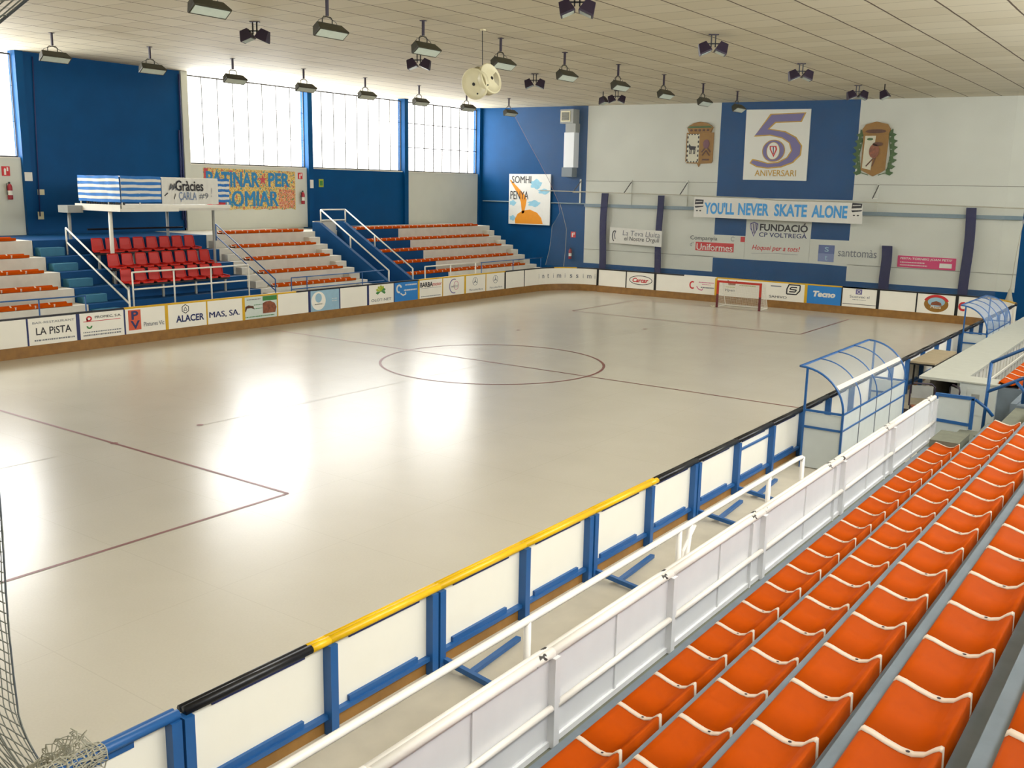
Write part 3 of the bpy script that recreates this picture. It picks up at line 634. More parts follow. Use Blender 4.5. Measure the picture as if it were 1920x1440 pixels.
# ---------------------------------------------------------------- rails
def rail(name, label, cat, segs, posts, m_, r=.022, group=None):
    ps = [p for s_ in segs for p in s_]; loc = (sum(p[0] for p in ps)/len(ps), sum(p[1] for p in ps)/len(ps), min(p[2] for p in ps))
    t = thing(name, label, cat, loc, group)
    for s_ in segs: MB().tube(s_, r, m_, 8).build('rail', t, smooth=True)
    for a, b in posts: MB().tube([a, b], r, m_, 8).build('post', t, smooth=True)
    return t
rail('handrail', 'white sloping handrail on the stairs left of the red seats', 'handrail', [[(-9.88, -4.38, 1.52), (-13.4, -4.15, 3.16)], [(-9.88, -4.38, 1.12), (-13.4, -4.15, 2.72)]],
     [((-9.88, -4.38, .8), (-9.88, -4.38, 1.52)), ((-13.4, -4.15, 2.3), (-13.4, -4.15, 3.16))], WHITE, .028)
rail('handrail', 'thin blue sloping handrail right of the red seats', 'handrail', [[(-9.9, 1.06, 1.48), (-13.4, 1.42, 3.17)], [(-9.9, 1.06, 1.10), (-13.4, 1.42, 2.75)]],
     [((-9.9, 1.06, .8), (-9.9, 1.06, 1.48)), ((-13.4, 1.42, 2.3), (-13.4, 1.42, 3.17))], BLUEM, .02)
rail('guard_rail', 'white guard rail in front of the red seats', 'railing', [[(-10.1, -4.1, 2.0), (-10.1, .12, 2.0)], [(-10.1, -4.1, 1.5), (-10.1, .12, 1.5)]],
     [((-10.1, y, .8), (-10.1, y, 2.0)) for y in (-4.1, -2.7, -1.35, .12)], WHITE, .025)
rail('guard_rail', 'thin blue guard rail before the left bleachers', 'railing', [[(-9.9, -11, 1.5), (-9.9, -5.72, 1.46)]], [((-9.9, y, .8), (-9.9, y, 1.48)) for y in (-9.8, -7.05, -5.72)], BLUEM, .02)
rail('guard_rail', 'thin blue guard rail before the middle bleachers', 'railing', [[(-9.9, 1.75, 1.49), (-9.9, 6.3, 1.49)], [(-9.9, 1.75, 1.1), (-9.9, 6.3, 1.1)]], [((-9.9, y, .8), (-9.9, y, 1.49)) for y in (1.75, 2.45, 5.15)], BLUEM, .018)
rail('guard_rail', 'white guard rail before the right bleachers', 'railing', [[(-9.9, 8.65, 1.5), (-9.9, 12.1, 1.5)]], [((-9.9, y, .8), (-9.9, y, 1.5)) for y in (8.65, 10.24, 11.9)], WHITE, .026)
rail('guard_rail', 'thin pale blue guard rail before the far right bleachers', 'railing', [[(-9.9, 12.25, 1.48), (-9.9, 16.9, 1.48)]], [((-9.9, y, .8), (-9.9, y, 1.48)) for y in (12.3, 14.6, 16.8)], BLUEM, .018)
# sunken stairway with blue parapets
for y, nm, yb in ((6.62, 'left', 6.90), (7.98, 'right', 8.30)):
    mb_ = MB(); pts = [(-9.9, 0), (-9.9, 1.03), (-13.9, 3.12), (-14.3, 3.12), (-14.3, 0)]
    v = [(x, yy+(x+9.9)*-.06, z) for yy in (y-.08, y+.08) for x, z in pts]; k = len(pts)
    mb_.add(v, [tuple(range(k)), tuple(reversed(range(k, 2*k)))]+[(i, k+i, k+(i+1) % k, (i+1) % k) for i in range(k)], BLUES)
    o_ = tag(mb_.build('stair_parapet'), 'blue sloping parapet on the %s side of the sunken stairway' % nm, 'parapet')
    rail('handrail', 'white sloping handrail on the %s parapet of the stairway' % nm, 'handrail', [[(-9.95, y, 1.46), (-13.85, y+.23, 3.62)]],
         [((-9.95, y, 1.0), (-9.95, y, 1.46)), ((-12.1, y+.13, 2.2), (-12.1, y+.13, 2.66)), ((-13.85, y+.23, 3.1), (-13.85, y+.23, 3.62))], WHITE, .03)
rail('guard_rail', 'short white rail across the top of the stairway', 'railing', [[(-13.85, 6.85, 3.62), (-13.85, 8.2, 3.62)], [(-13.85, 6.85, 3.2), (-13.85, 8.2, 3.2)]], [], WHITE, .028)
mb_ = MB()
for i in range(14):
    x = -10.1-i*.29; mb_.box(x-.29, x, 6.98, 7.88, 0, .15+.15*i, BLUES)
mb_.box(-16.5, -14.32, 6.16, 8.32, 0, 2.75, CONCL)
tag(mb_.build('stairway'), 'blue sunken stairway between the two parapets', 'stairs')
tag(MB().box(-14.45, -14.34, 6.95, 8.15, 2.75, 3.15, CONCL).build('landing_wall'), 'small white wall at the head of the stairway', 'wall')
# ---------------------------------------------------------------- press platform
t = thing('press_platform', 'white raised platform on posts above the red seats', 'platform', (-12.4, -1.6, 1.5))
MB().box(-13.7, -11.3, -3.57, .40, 3.72, 3.88, CONCL).build('deck', t)
mb_ = MB(); mb_.box(-11.32, -11.27, -3.6, .42, 3.79, 3.9, WHITE); mb_.box(-11.3, -11.24, -3.6, -1.6, 3.70, 3.79, WHITE); mb_.box(-13.7, -11.27, -3.62, -3.57, 3.70, 3.9, WHITE); mb_.build('fascia', t)
for x, y, z0, r_ in ((-12.0, -3.5, 1.52, .06), (-11.45, -.15, 1.5, .045), (-13.6, -3.9, 2.3, .05), (-13.6, -.4, 2.3, .05)): MB().tube([(x, y, z0), (x, y, 3.72)], r_, GREYM if r_ < .055 else WHITE, 10).build('post', t, smooth=True)
MB().box(-13.85, -13.3, -4.1, -3.6, 3.62, 3.84, GREYM).build('corner_bracket', t)
for x, y in [(-11.33, -3.5), (-11.33, -2.9), (-11.33, -1.8), (-11.33, -.5), (-11.33, .36), (-12.0, -3.53), (-13.5, -3.53)]: MB().tube([(x, y, 3.88), (x, y, 4.72)], .022, WHITE).build('rail_post', t)
MB().tube([(-13.55, -3.53, 4.74), (-11.33, -3.53, 4.74), (-11.33, .37, 4.72)], .018, WHITE).build('top_rail', t)
mb_ = MB(); mb_.tube([(-13.3, -3.5, 3.1), (-12.9, -.3, 3.12)], .03, BLACK); mb_.build('cross_bar', t)
mb_ = MB()
for i in range(16): mb_.box(-13.3+i*.13, -13.22+i*.13, -3.47, -3.44, 3.9, 3.98-.02*(i % 3), BLACK)
tag(mb_.build('cable_bundle'), 'dark bundle of things showing under the striped cloth', 'cables')
def striped_cloth(fr, u0, u1, v0, v1, n, label):
    mb_ = MB(); K = 40; H = 9
    for j in range(H):
        m_ = CLOTHB if j % 2 == 0 else CLOTH
        for i in range(K):
            q = []
            for (a, b) in ((i, j), (i+1, j), (i+1, j+1), (i, j+1)):
                s_ = a/K; tt = b/H
                q.append(fr.P(u0+(u1-u0)*s_, v0+(v1-v0)*tt+.006*math.sin(9*s_+j), n+.012*math.sin(23*s_+3*tt)))
            mb_.add(q, [(0, 1, 2, 3)], m_)
    o_ = mb_.build('striped_cloth'); md = o_.modifiers.new('thickness', 'SOLIDIFY'); md.thickness = .004; return tag(o_, label, 'cloth', 'striped cloths on the platform rail')
striped_cloth(Frame((0, -3.57, 0), (1, 0, 0), (0, 0, 1), (0, -1, 0)), -13.5, -11.28, 3.98, 4.76, .03, 'blue and white striped cloth on the left side of the platform')
FP = Frame((-11.28, 0, 0), (0, 1, 0), (0, 0, 1), (1, 0, 0))
striped_cloth(FP, -3.57, -2.2, 3.98, 4.76, .03, 'blue and white striped cloth left of the hand painted banner')
striped_cloth(FP, -.1, .38, 3.98, 4.74, .03, 'blue and white striped cloth right of the hand painted banner')
def cloth_banner(name, label, fr, u0, u1, v0, v1, n, m_, sag=0, wob=.012):
    mb_ = MB(); K = 30
    v = [fr.P(u0+(u1-u0)*i/K, (v0, v1)[j]-(sag*math.sin(PI*i/K))+.008*math.sin(i*1.3), n+wob*math.sin(i*.9+j)) for j in (0, 1) for i in range(K+1)]
    mb_.add(v, [(i, i+1, K+2+i, K+1+i) for i in range(K)], m_); t_ = thing(name, label, 'banner', tuple(fr.P((u0+u1)/2, v0, n)))
    o_ = mb_.build('cloth', t_); md = o_.modifiers.new('thickness', 'SOLIDIFY'); md.thickness = .006; return t_
t = cloth_banner('painted_banner', 'white hand painted banner tied to the platform rail', FP, -2.2, -.1, 3.92, 4.72, .06, CLOTH)
text(t, 'lettering', 'Gràcies', FP, -1.72, -.68, 4.33, 4.66, .085, INK, bold=.02)
text(t, 'lettering', 'ÇARLA', FP, -1.6, -.95, 4.0, 4.30, .085, mat('ink_slate_blue', (96, 120, 158), .6, noise=0), bold=.0); text(t, 'lettering', '#9', FP, -.85, -.5, 4.08, 4.27, .085, INKG)
text(t, 'lettering', '!', FP, -.4, -.35, 4.15, 4.45, .085, INKG, shear=.3)
mb_ = MB(); stroke(mb_, FP, [(-2.12, 4.18), (-2.0, 4.27)], .03, .085, .09, INK); 
for i in range(9): stroke(mb_, FP, [(-1.95+.03*i, 4.35+.02*(i % 4)), (-1.9+.03*i, 4.5+.02*((i*3) % 4))], .022, .085, .09, INK if i % 2 else INKG)
stroke(mb_, FP, [(-1.78, 4.08), (-1.72, 4.25)], .02, .085, .09, INK); mb_.build('scribbles', t)
t = thing('red_crate_row', 'row of red crates on the right end of the platform', 'crate', (-11.6, .05, 3.88)); MB().box(-11.75, -11.45, -.15, .36, 3.88, 4.0, INKR).build('crate_body', t); MB().box(-11.77, -11.43, -.17, .38, 3.97, 4.01, FIRE).build('crate_rim', t)
# ---------------------------------------------------------------- left wall pieces
t = thing('painted_banner', 'large colourful hand painted banner on the window wall', 'banner', (-16.53, 5.6, 3.57))
COLR = [(218, 168, 50), (200, 80, 90), (90, 160, 110), (230, 190, 110), (60, 140, 180)]
CM = [mat('banner_paint_%s' % n_, c_, .7, noise=.25, scale=18) for n_, c_ in zip(('ochre', 'rose', 'green', 'sand', 'teal'), COLR)]
FB = Frame((-16.55, 0, 0), (0, 1, 0), (0, 0, 1), (1, 0, 0))
def splatter(name, cols, sc_):
    mt = bpy.data.materials.new(name); mt.use_nodes = True; nt = mt.node_tree; b = nt.nodes['Principled BSDF']; b.inputs['Roughness'].default_value = .8
    tc_ = N(nt, 'ShaderNodeTexCoord'); nz_ = N(nt, 'ShaderNodeTexNoise'); nz_.inputs['Scale'].default_value = sc_; nz_.inputs['Detail'].default_value = 3; nt.links.new(tc_.outputs['Object'], nz_.inputs[0])
    rp = N(nt, 'ShaderNodeValToRGB'); rp.color_ramp.interpolation = 'CONSTANT'
    while len(rp.color_ramp.elements) < len(cols): rp.color_ramp.elements.new(.5)
    for e_, (p_, c_) in zip(rp.color_ramp.elements, cols): e_.position = p_
    for e_, (p_, c_) in zip(sorted(rp.color_ramp.elements, key=lambda q: q.position), cols): e_.color = srgb(*c_)
    nt.links.new(nz_.outputs[0], rp.inputs[0]); nt.links.new(rp.outputs[0], b.inputs['Base Color']); return mt
SPL = splatter('banner_splatter_paint', [(0, (60, 140, 150)), (.40, (210, 160, 50)), (.46, (214, 196, 150)), (.51, (216, 172, 60)), (.56, (120, 160, 90)), (.60, (198, 90, 90))], 9)
SPR = splatter('banner_rose_paint', [(0, (90, 150, 80)), (.40, (200, 80, 90)), (.47, (214, 196, 150)), (.52, (206, 90, 80)), (.57, (214, 160, 60)), (.62, (160, 60, 80))], 11)
mb_ = MB(); edge = [(3.36+i*4.58/20, 3.57+.03*math.sin(i*2.1)) for i in range(21)]
mb_.prism(edge+[(7.96, 5.12), (3.34, 5.17)], FB, .003, .012, SPL); mb_.build('painted_cloth', t)
MB().prism([(7.05, 3.62), (7.9, 3.62), (7.9, 4.35), (7.05, 4.38)], FB, .012, .014, SPR).build('painted_patch', t)
MB().prism([(3.36, 4.7), (3.55, 4.7), (3.55, 5.14), (3.36, 5.15)], FB, .012, .014, CM[1]).build('painted_patch', t)
BT = mat('banner_blue_paint', (46, 128, 180), .7, noise=.15)
text(t, 'lettering', 'PATINAR', FB, 3.45, 6.05, 4.45, 5.04, .014, BT, bold=.035); text(t, 'lettering', 'PER', FB, 6.5, 7.65, 4.48, 5.04, .014, BT, bold=.035)
text(t, 'lettering', 'SOMIAR', FB, 4.3, 7.0, 3.68, 4.30, .014, BT, bold=.05)
mb_ = MB()
st_ = [(6.22+(.22 if i % 2 == 0 else .09)*math.sin(i*PI/5), 4.75+(.22 if i % 2 == 0 else .09)*math.cos(i*PI/5)) for i in range(10)]
mb_.prism(st_, FB, .013, .018, CM[1]); mb_.build('star_picture', t)
def sign(name, label, cat, fr, u0, u1, v0, v1, m_, inner=None, im=None):
    t_ = thing(name, label, cat, tuple(fr.P((u0+u1)/2, v0, .01)))
    MB().prism(rect(u0, u1, v0, v1), fr, .0, .02, m_).build('plate', t_)
    if inner:
        for shp in inner: MB().prism([(u0+(u1-u0)*a, v0+(v1-v0)*b) for a, b in shp], fr, .02, .024, im).build('pictogram', t_)
    return t_
EXT = [[(.25, .1), (.5, .1), (.5, .7), (.4, .85), (.25, .7)], [(.6, .5), (.8, .5), (.8, .9), (.6, .9)]]
def extinguisher(label, x, y, z, nx, ny):
    t_ = thing('fire_extinguisher', label, 'extinguisher', (x, y, z), 'wall fire extinguishers')
    MB().lathe([(.0, 0), (.075, 0), (.08, .03), (.08, .4), (.06, .47), (.03, .5), (0, .5)], FIRE, (x, y, z)).build('cylinder', t_, smooth=True)
    MB().lathe([(0, .5), (.03, .5), (.03, .56), (0, .56)], BLACK, (x, y, z), n=10).build('valve', t_)
    mb__ = MB(); mb__.tube([(x, y, z+.54), (x+.09*abs(ny)+.02, y-.09*abs(nx)-.02, z+.5), (x+.1*abs(ny)+.02, y-.1*abs(nx), z+.15)], .012, BLACK); mb__.build('hose', t_)
    MB().box(x-.03+nx*.12, x+.03+nx*.04, y-.03+ny*.04, y+.03+ny*.12, z+.3, z+.36, GREYM).build('bracket', t_)
    MB().lathe([(.0805, .14), (.0815, .15), (.0815, .28), (.0805, .29)], CLOTH, (x, y, z), n=16).build('label_band', t_)
extinguisher('dark red extinguisher on the white wall at the left edge', -16.38, -4.25, 3.95, -1, 0)
extinguisher('dark red extinguisher beside the colourful banner', -16.38, 8.22, 3.78, -1, 0)
extinguisher('dark red extinguisher on the blue part of the far wall', -10.7, 20.55, 1.2, 0, 1)
sign('fire_sign', 'small red fire sign at the left edge', 'sign', FLW, -4.38, -4.12, 4.7, 5.0, INKR, EXT, CLOTH)
sign('fire_sign', 'small red fire sign beside the colourful banner', 'sign', FLW, 8.12, 8.36, 4.82, 5.08, INKR, EXT, CLOTH)
sign('fire_sign', 'small red fire sign on the far wall', 'sign', FWL, -10.78, -10.5, 2.26, 2.54, INKR, EXT, CLOTH)
sign('paper_notice', 'white paper notice on the blue column at left', 'notice', Frame((-16.4, 0, 0), (0, 1, 0), (0, 0, 1), (1, 0, 0)), -3.72, -3.47, 4.55, 4.83, CLOTH)
sign('paper_notice', 'white paper notice left on the blue bay under the windows', 'notice', Frame((-16.4, 0, 0), (0, 1, 0), (0, 0, 1), (1, 0, 0)), 8.66, 8.84, 4.45, 4.8, CLOTH)
sign('exit_notice', 'small green notice on the blue wall under the windows', 'notice', FLW, 9.30, 9.56, 4.5, 4.84, LGREEN, [[(.2, .2), (.8, .2), (.8, .8), (.2, .8)]], GREEN)
sign('switch_box', 'small cream box high on the blue wall behind the platform', 'box', FLW, -3.25, -3.02, 4.1, 4.28, CREAM); sign('switch_box', 'small cream box low on the blue wall behind the platform', 'box', FLW, -3.3, -3.1, 3.3, 3.55, CREAM)
rail('drain_pipe', 'thin dark cable pipe down the blue wall at left', 'pipe', [[(-16.5, -3.1, 8.5), (-16.5, -3.25, 3.4)]], [], INKB, .02)
rail('drain_pipe', 'dark downpipe at the right edge of the big blue bay', 'pipe', [[(-16.45, 2.38, 8.5), (-16.45, 2.38, 2.9)], [(-16.45, 2.28, 6.5), (-16.45, 2.28, 3.2)]], [], INKB, .035)
# ---------------------------------------------------------------- far wall pieces
t = thing('anniversary_sign', 'square white sign with a big violet number fifty', 'sign', (-.5, 20.66, 5.15))
MB().prism([(-1.9, 5.16), (.93, 5.14), (.91, 8.08), (-1.93, 8.13)], FWL, 0, .05, mat('sign_white', (222, 222, 210), .5, noise=.02)).build('panel', t)
def thick(pts, n0, n1, m_, name, grow=0):
    MB().prism(pts, FWL, n0, n1, m_).build(name, t)
FIVE = [(-0.778, 7.884), (0.66, 7.91), (0.502, 7.6), (-0.602, 7.593), (-0.924, 7.289), (-0.146, 7.154), (0.338, 6.911), (0.594, 6.579), (0.565, 6.223), (0.27, 5.92), (-0.215, 5.742), (-0.806, 5.684), (-1.294, 5.75), (-1.578, 5.88), (-1.494, 5.994), (-1.247, 5.948), (-0.817, 5.836), (-0.343, 5.875), (0.053, 6.087), (0.234, 6.39), (0.109, 6.721), (-0.247, 6.946), (-0.788, 7.065), (-1.478, 7.042)]
FO = [(-0.84, 7.929), (0.726, 7.946), (0.552, 7.556), (-0.563, 7.548), (-0.836, 7.31), (-0.12, 7.198), (0.37, 6.949), (0.651, 6.59), (0.625, 6.19), (0.303, 5.87), (-0.199, 5.686), (-0.802, 5.633), (-1.315, 5.699), (-1.645, 5.869), (-1.523, 6.05), (-1.239, 5.999), (-0.821, 5.886), (-0.382, 5.92), (0.004, 6.114), (0.175, 6.39), (0.064, 6.7), (-0.267, 6.902), (-0.797, 7.021), (-1.516, 6.986)]
thick(FO, .05, .056, GOLD, 'number_outline'); thick(FIVE, .056, .062, INKP, 'number_five')
SW = MATS['sign_white']
thick(ell(-0.589, 6.384, 0.508, 0.468, 32), .062, .066, GOLD, 'zero_outline'); thick(ell(-0.589, 6.384, 0.473, 0.434, 32), .066, .070, INKP, 'number_zero'); thick(ell(-0.601, 6.384, 0.297, 0.368, 32), .070, .073, GOLD, 'zero_outline'); thick(ell(-0.601, 6.384, 0.273, 0.345, 32), .073, .076, SW, 'zero_inside')
thick([(-0.765, 6.592), (-0.468, 6.589), (-0.422, 6.45), (-0.563, 6.116), (-0.755, 6.452)], .076, .079, INKR, 'shield'); thick([(-0.702, 6.552), (-0.524, 6.55), (-0.493, 6.45), (-0.571, 6.228), (-0.695, 6.451)], .079, .081, CLOTH, 'shield_field'); thick([(-0.625, 6.551), (-0.577, 6.551), (-0.561, 6.25), (-0.585, 6.25)], .081, .083, INKB, 'shield_stripe')
a = (-1.371, 5.29); b = (0.469, 5.605); text(t, 'lettering', 'ANIVERSARI', FWL, a[0], b[0], a[1]+.03, b[1]-.02, .052, GOLD, bold=.01)
# crests
t = thing('town_crest', 'painted crest with crown, half white half ochre', 'crest', (-4.05, 20.64, 5.75), 'crests on the far wall')
c0, w_ = -4.06, .66
MB().prism([(c0-w_, 5.95), (c0-w_+.06, 5.86), (c0-.08, 5.84), (c0, 5.70), (c0+.08, 5.84), (c0+w_-.06, 5.86), (c0+w_, 5.95), (c0+w_, 7.2), (c0-w_, 7.2)], FWL, 0, .05, OCHRE).build('shield', t)
MB().prism(rect(c0-w_+.05, c0-.02, 5.9, 7.15), FWL, .05, .058, mat('crest_cream', (208, 204, 178), .6)).build('white_field', t)
mb_ = MB()
for i in range(6):
    for u in (c0-w_+.05, c0-.09): mb_.prism(rect(u, u+.06, 5.95+i*.2, 6.05+i*.2), FWL, .058, .062, INK)
for i in range(4):
    for v in (5.9, 7.1): mb_.prism(rect(c0-w_+.1+i*.14, c0-w_+.17+i*.14, v, v+.05), FWL, .058, .062, INK)
mb_.prism([(c0-.46, 6.45), (c0-.2, 6.45), (c0-.16, 6.6), (c0-.42, 6.62), (c0-.5, 6.72), (c0-.54, 6.6)], FWL, .058, .066, INK)
for u in (-.45, -.38, -.26, -.2): stroke(mb_, FWL, [(c0+u, 6.47), (c0+u-.02, 6.26)], .035, .058, .066, INK)
mb_.build('animal_figure', t)
mb_ = MB(); mb_.prism(ell(c0+.33, 6.7, .15, .2), FWL, .05, .075, mat('crest_plum', (112, 66, 74), .6, noise=.1)); stroke(mb_, FWL, [(c0+.12, 6.35), (c0+.33, 6.6), (c0+.54, 6.35)], .06, .05, .07, DKBR); stroke(mb_, FWL, [(c0+.15, 6.2), (c0+.33, 6.42), (c0+.5, 6.2)], .05, .05, .07, DKBR); stroke(mb_, FWL, [(c0+.15, 6.02), (c0+.5, 6.02)], .07, .05, .06, DKBR); mb_.build('right_charge', t)
mb_ = MB(); mb_.prism([(c0-.52, 7.2), (c0+.52, 7.2), (c0+.62, 7.42), (c0+.5, 7.52), (c0+.3, 7.62), (c0, 7.67), (c0-.3, 7.62), (c0-.5, 7.52), (c0-.62, 7.42)], FWL, 0, .12, OCHRE)
for i in range(5): mb_.prism(ell(c0-.4+i*.2, 7.3, .06, .05, 10), FWL, .12, .135, DKBR)
mb_.prism([(c0-.6, 7.4), (c0+.6, 7.4), (c0+.5, 7.48), (c0-.5, 7.48)], FWL, .12, .14, LAUREL); mb_.build('crown', t)
t = thing('laurel_crest', 'painted crest with crown between green laurel leaves', 'crest', (3.66, 20.64, 5.2), 'crests on the far wall')
c0 = 3.66
MB().prism([(c0-.5, 5.6), (c0-.3, 5.5), (c0, 5.35), (c0+.3, 5.5), (c0+.46, 5.6), (c0+.5, 7.0), (c0-.5, 7.0)], FWL, 0, .06, OCHRE).build('shield', t)
MB().prism([(c0-.45, 5.68), (c0-.1, 5.6), (c0-.05, 6.3), (c0+.0, 6.95), (c0-.42, 6.95)], FWL, .06, .066, MATS['crest_cream']).build('pale_field', t)
mb_ = MB(); mb_.prism(ell(c0-.02, 6.35, .2, .28), FWL, .066, .09, BROWN); stroke(mb_, FWL, [(c0+.0, 6.1), (c0-.3, 5.75)], .05, .066, .08, DKBR); stroke(mb_, FWL, [(c0+.05, 6.1), (c0-.06, 5.75)], .04, .066, .08, DKBR)
mb_.prism(ell(c0+.1, 6.62, .2, .08), FWL, .066, .09, DKBR); mb_.prism(ell(c0-.22, 6.82, .12, .05), FWL, .066, .08, LAUREL); mb_.build('figure_charge', t)
mb_ = MB(); mb_.prism([(c0-.5, 7.0), (c0+.5, 7.0), (c0+.55, 7.2), (c0+.42, 7.4), (c0, 7.5), (c0-.42, 7.4), (c0-.55, 7.2)], FWL, 0, .13, OCHRE); mb_.prism(ell(c0, 7.12, .4, .08), FWL, .13, .15, DKBR); mb_.build('crown', t)
for sg in (-1, 1):
    mb_ = MB()
    for i in range(7):
        v = 5.45+i*.25; u = c0+sg*(.50+.1*math.sin(i*PI/6)); a = sg*(.6 if i % 2 else -.3)
        for q in (0, 1):
            aa = (PI/2-sg*(.5+.9*q)); dx, dy = math.cos(aa), math.sin(aa)
            mb_.prism([(u, v), (u+.15*dx-.09*dy, v+.15*dy+.09*dx), (u+.30*dx, v+.30*dy), (u+.15*dx+.09*dy, v+.15*dy-.09*dx)], FWL, .01, .03+.01*q, LAUREL)
    stroke(mb_, FWL, [(c0+sg*.2, 5.4), (c0+sg*.52, 5.5), (c0+sg*.62, 6.2), (c0+sg*.5, 6.95)], .03, .005, .02, LAUREL); mb_.build('laurel_branch', t)
# air unit
t = thing('air_duct', 'grey air unit with grille and pale vertical duct', 'duct', (-10.7, 20.4, 5.2))
ub = MB().box(-11.25, -10.5, 20.15, 20.7, 7.72, 8.38, GREYM).build('unit_box', t)
mb_ = MB(); mb_.box(-11.2, -10.66, 20.12, 20.15, 7.8, 8.3, CREAM); mb_.box(-11.14, -10.72, 20.105, 20.12, 7.86, 8.24, mat('grille_dark', (110, 108, 84), .7, noise=.1))
for i in range(6): mb_.box(-11.14, -10.72, 20.09, 20.105, 7.89+i*.06, 7.91+i*.06, GREYM)
mb_.build('grille', ub)
MB().box(-11.02, -10.45, 20.3, 20.7, 7.3, 7.72, GREYM).build('duct_neck', t)
MB().box(-11.05, -10.48, 20.25, 20.7, 5.65, 7.3, mat('duct_white', (226, 230, 232), .35, noise=.02)).build('vertical_duct', t)
MB().box(-11.15, -10.55, 20.25, 20.7, 5.2, 5.65, mat('duct_grey', (112, 124, 132), .5, noise=.05)).build('duct_outlet', t)
# poster (figure left out)
t = thing('painted_poster', 'white square poster with orange streak and mound', 'poster', (-13.28, 20.68, 2.78))
FPO = Frame((-14.55, 20.60, 2.80), (2.55, 0, 0), (0, 0, 2.52), (0, -1, 0))
MB().prism(rect(0, 1, 0, 1), FPO, -.03, .03, mat('poster_white', (232, 232, 226), .6, noise=.03)).build('panel', t)
mb_ = MB(); mb_.prism([(.02, .87), (.10, .76), (.24, .58), (.30, .44), (.33, .22), (.38, .22), (.42, .38), (.44, .5), (.38, .6), (.26, .7), (.14, .8), (.04, .89)], FPO, .03, .036, ORP)
mb_.prism([(.17, .01), (.16, .10), (.22, .2), (.34, .27), (.52, .3), (.7, .24), (.8, .14), (.84, .02)], FPO, .03, .036, ORP); mb_.build('orange_streak', t)
for (a, b, ra, rb) in ((.85, .66, .13, .05), (.1, .42, .08, .05), (.66, .8, .13, .09), (.1, .12, .07, .05), (.62, .42, .14, .06)): MB().prism([(a+ra*(1+.25*math.sin(i*2.3))*math.cos(i*PI/10), b+rb*(1+.25*math.sin(i*1.7))*math.sin(i*PI/10)) for i in range(20)], FPO, .029, .033, WASH).build('blue_wash', t)
text(t, 'lettering', 'SOMHI', FPO, .07, .54, .82, .96, .037, INK); text(t, 'lettering', 'PENYA', FPO, .04, .48, .50, .66, .037, INK)
stripes(MB(), FPO, .82, .96, .86, .88, 2, INKG).build('small_print', t)
# wall lettering panels
t = thing('sponsor_panel', 'white wall panel with grey and red uniform company lettering', 'sign', (-3, 20.69, 1.75))
MB().prism(rect(-4.45, -1.64, 1.72, 2.70), FWL, 0, .012, WALLW).build('panel', t)
text(t, 'lettering', 'Companyia', FWL, -4.28, -2.95, 2.40, 2.64, .013, mat('ink_dark_grey', (74, 78, 84), .6, noise=0), bold=.012); text(t, 'lettering', "d'", FWL, -4.28, -4.12, 2.15, 2.35, .012, INKG)
MB().prism(rect(-4.0, -2.14, 1.97, 2.36), FWL, .012, .018, INKR).build('red_bar', t); text(t, 'lettering', 'Uniformes', FWL, -3.94, -2.2, 2.0, 2.30, .018, CLOTH, bold=.02)
stripes(MB(), FWL, -3.95, -2.2, 1.9, 1.93, 4, INKG).build('small_print', t); MB().prism(rect(-1.84, -1.64, 2.45, 2.68), FWL, .012, .02, INKR).build('red_square', t); ringm(MB(), FWL, -2.2, 2.56, .1, .1, .02, .012, .02, INKG, a0=.8, a1=5.4).build('emblem', t)
t = thing('sponsor_panel', 'white wall panel with striped shield and foundation lettering', 'sign', (-.15, 20.69, 1.75))
MB().prism(rect(-1.62, 1.28, 1.72, 3.5), FWL, 0, .014, WALLW).build('panel', t)
text(t, 'lettering', 'FUNDACIÓ', FWL, -.98, 1.16, 2.98, 3.36, .014, INK, bold=.03); text(t, 'lettering', 'CP VOLTREGÀ', FWL, -1.0, 1.14, 2.72, 2.96, .014, INKB, bold=.015)
text(t, 'lettering', 'Hoquei per a tots!', FWL, -1.28, .88, 2.08, 2.36, .014, INKR, bold=.01, shear=.25); stroke(MB(), FWL, [(-1.3, 1.98), (-.3, 2.03), (.8, 2.02)], .015, .014, .018, INKG).build('underline', t)
sp = [(-1.44, 3.28), (-1.25, 3.36), (-1.06, 3.28), (-1.06, 3.1), (-1.2, 2.82), (-1.25, 2.7), (-1.3, 2.82), (-1.44, 3.1)]
mb_ = MB(); mb_.prism(sp, FWL, .014, .018, INKP); mb_.prism([(-1.25+(u+1.25)*.8, 3.1+(v-3.1)*.8) for u, v in sp], FWL, .018, .02, CLOTH)
for i in range(4): mb_.prism([(-1.37+i*.075, 2.98 if i in (0, 3) else 2.84), (-1.335+i*.075, 2.98 if i in (0, 3) else 2.84), (-1.335+i*.075, 3.28), (-1.37+i*.075, 3.28)], FWL, .02, .023, INKB)
mb_.build('striped_shield', t)
t = thing('sponsor_panel', 'white wall panel with slate square emblem and pale lettering', 'sign', (2.7, 20.69, 1.65))
MB().prism([(1.3, 1.70), (4.2, 1.62), (4.2, 2.66), (1.3, 2.70)], FWL, 0, .012, WALLW).build('panel', t)
SLT = mat('slate_emblem', (88, 104, 150), .6, noise=.04); mb_ = MB().prism(rect(1.68, 2.36, 1.80, 2.14), FWL, .012, .018, mat('slate_pale', (122, 136, 176), .6)); mb_.prism(rect(1.68, 2.36, 2.14, 2.50), FWL, .012, .018, SLT); mb_.build('emblem', t)
text(t, 'emblem_letter', 's', FWL, 1.95, 2.12, 2.22, 2.42, .018, PALEB); text(t, 'emblem_letter', 't', FWL, 1.97, 2.1, 1.86, 2.06, .018, PALEB)
text(t, 'lettering', 'santtomàs', FWL, 2.52, 4.1, 2.06, 2.38, .012, INKG, bold=.01); stripes(MB(), FWL, 2.62, 3.9, 1.88, 1.92, 4, INKG).build('small_print', t)
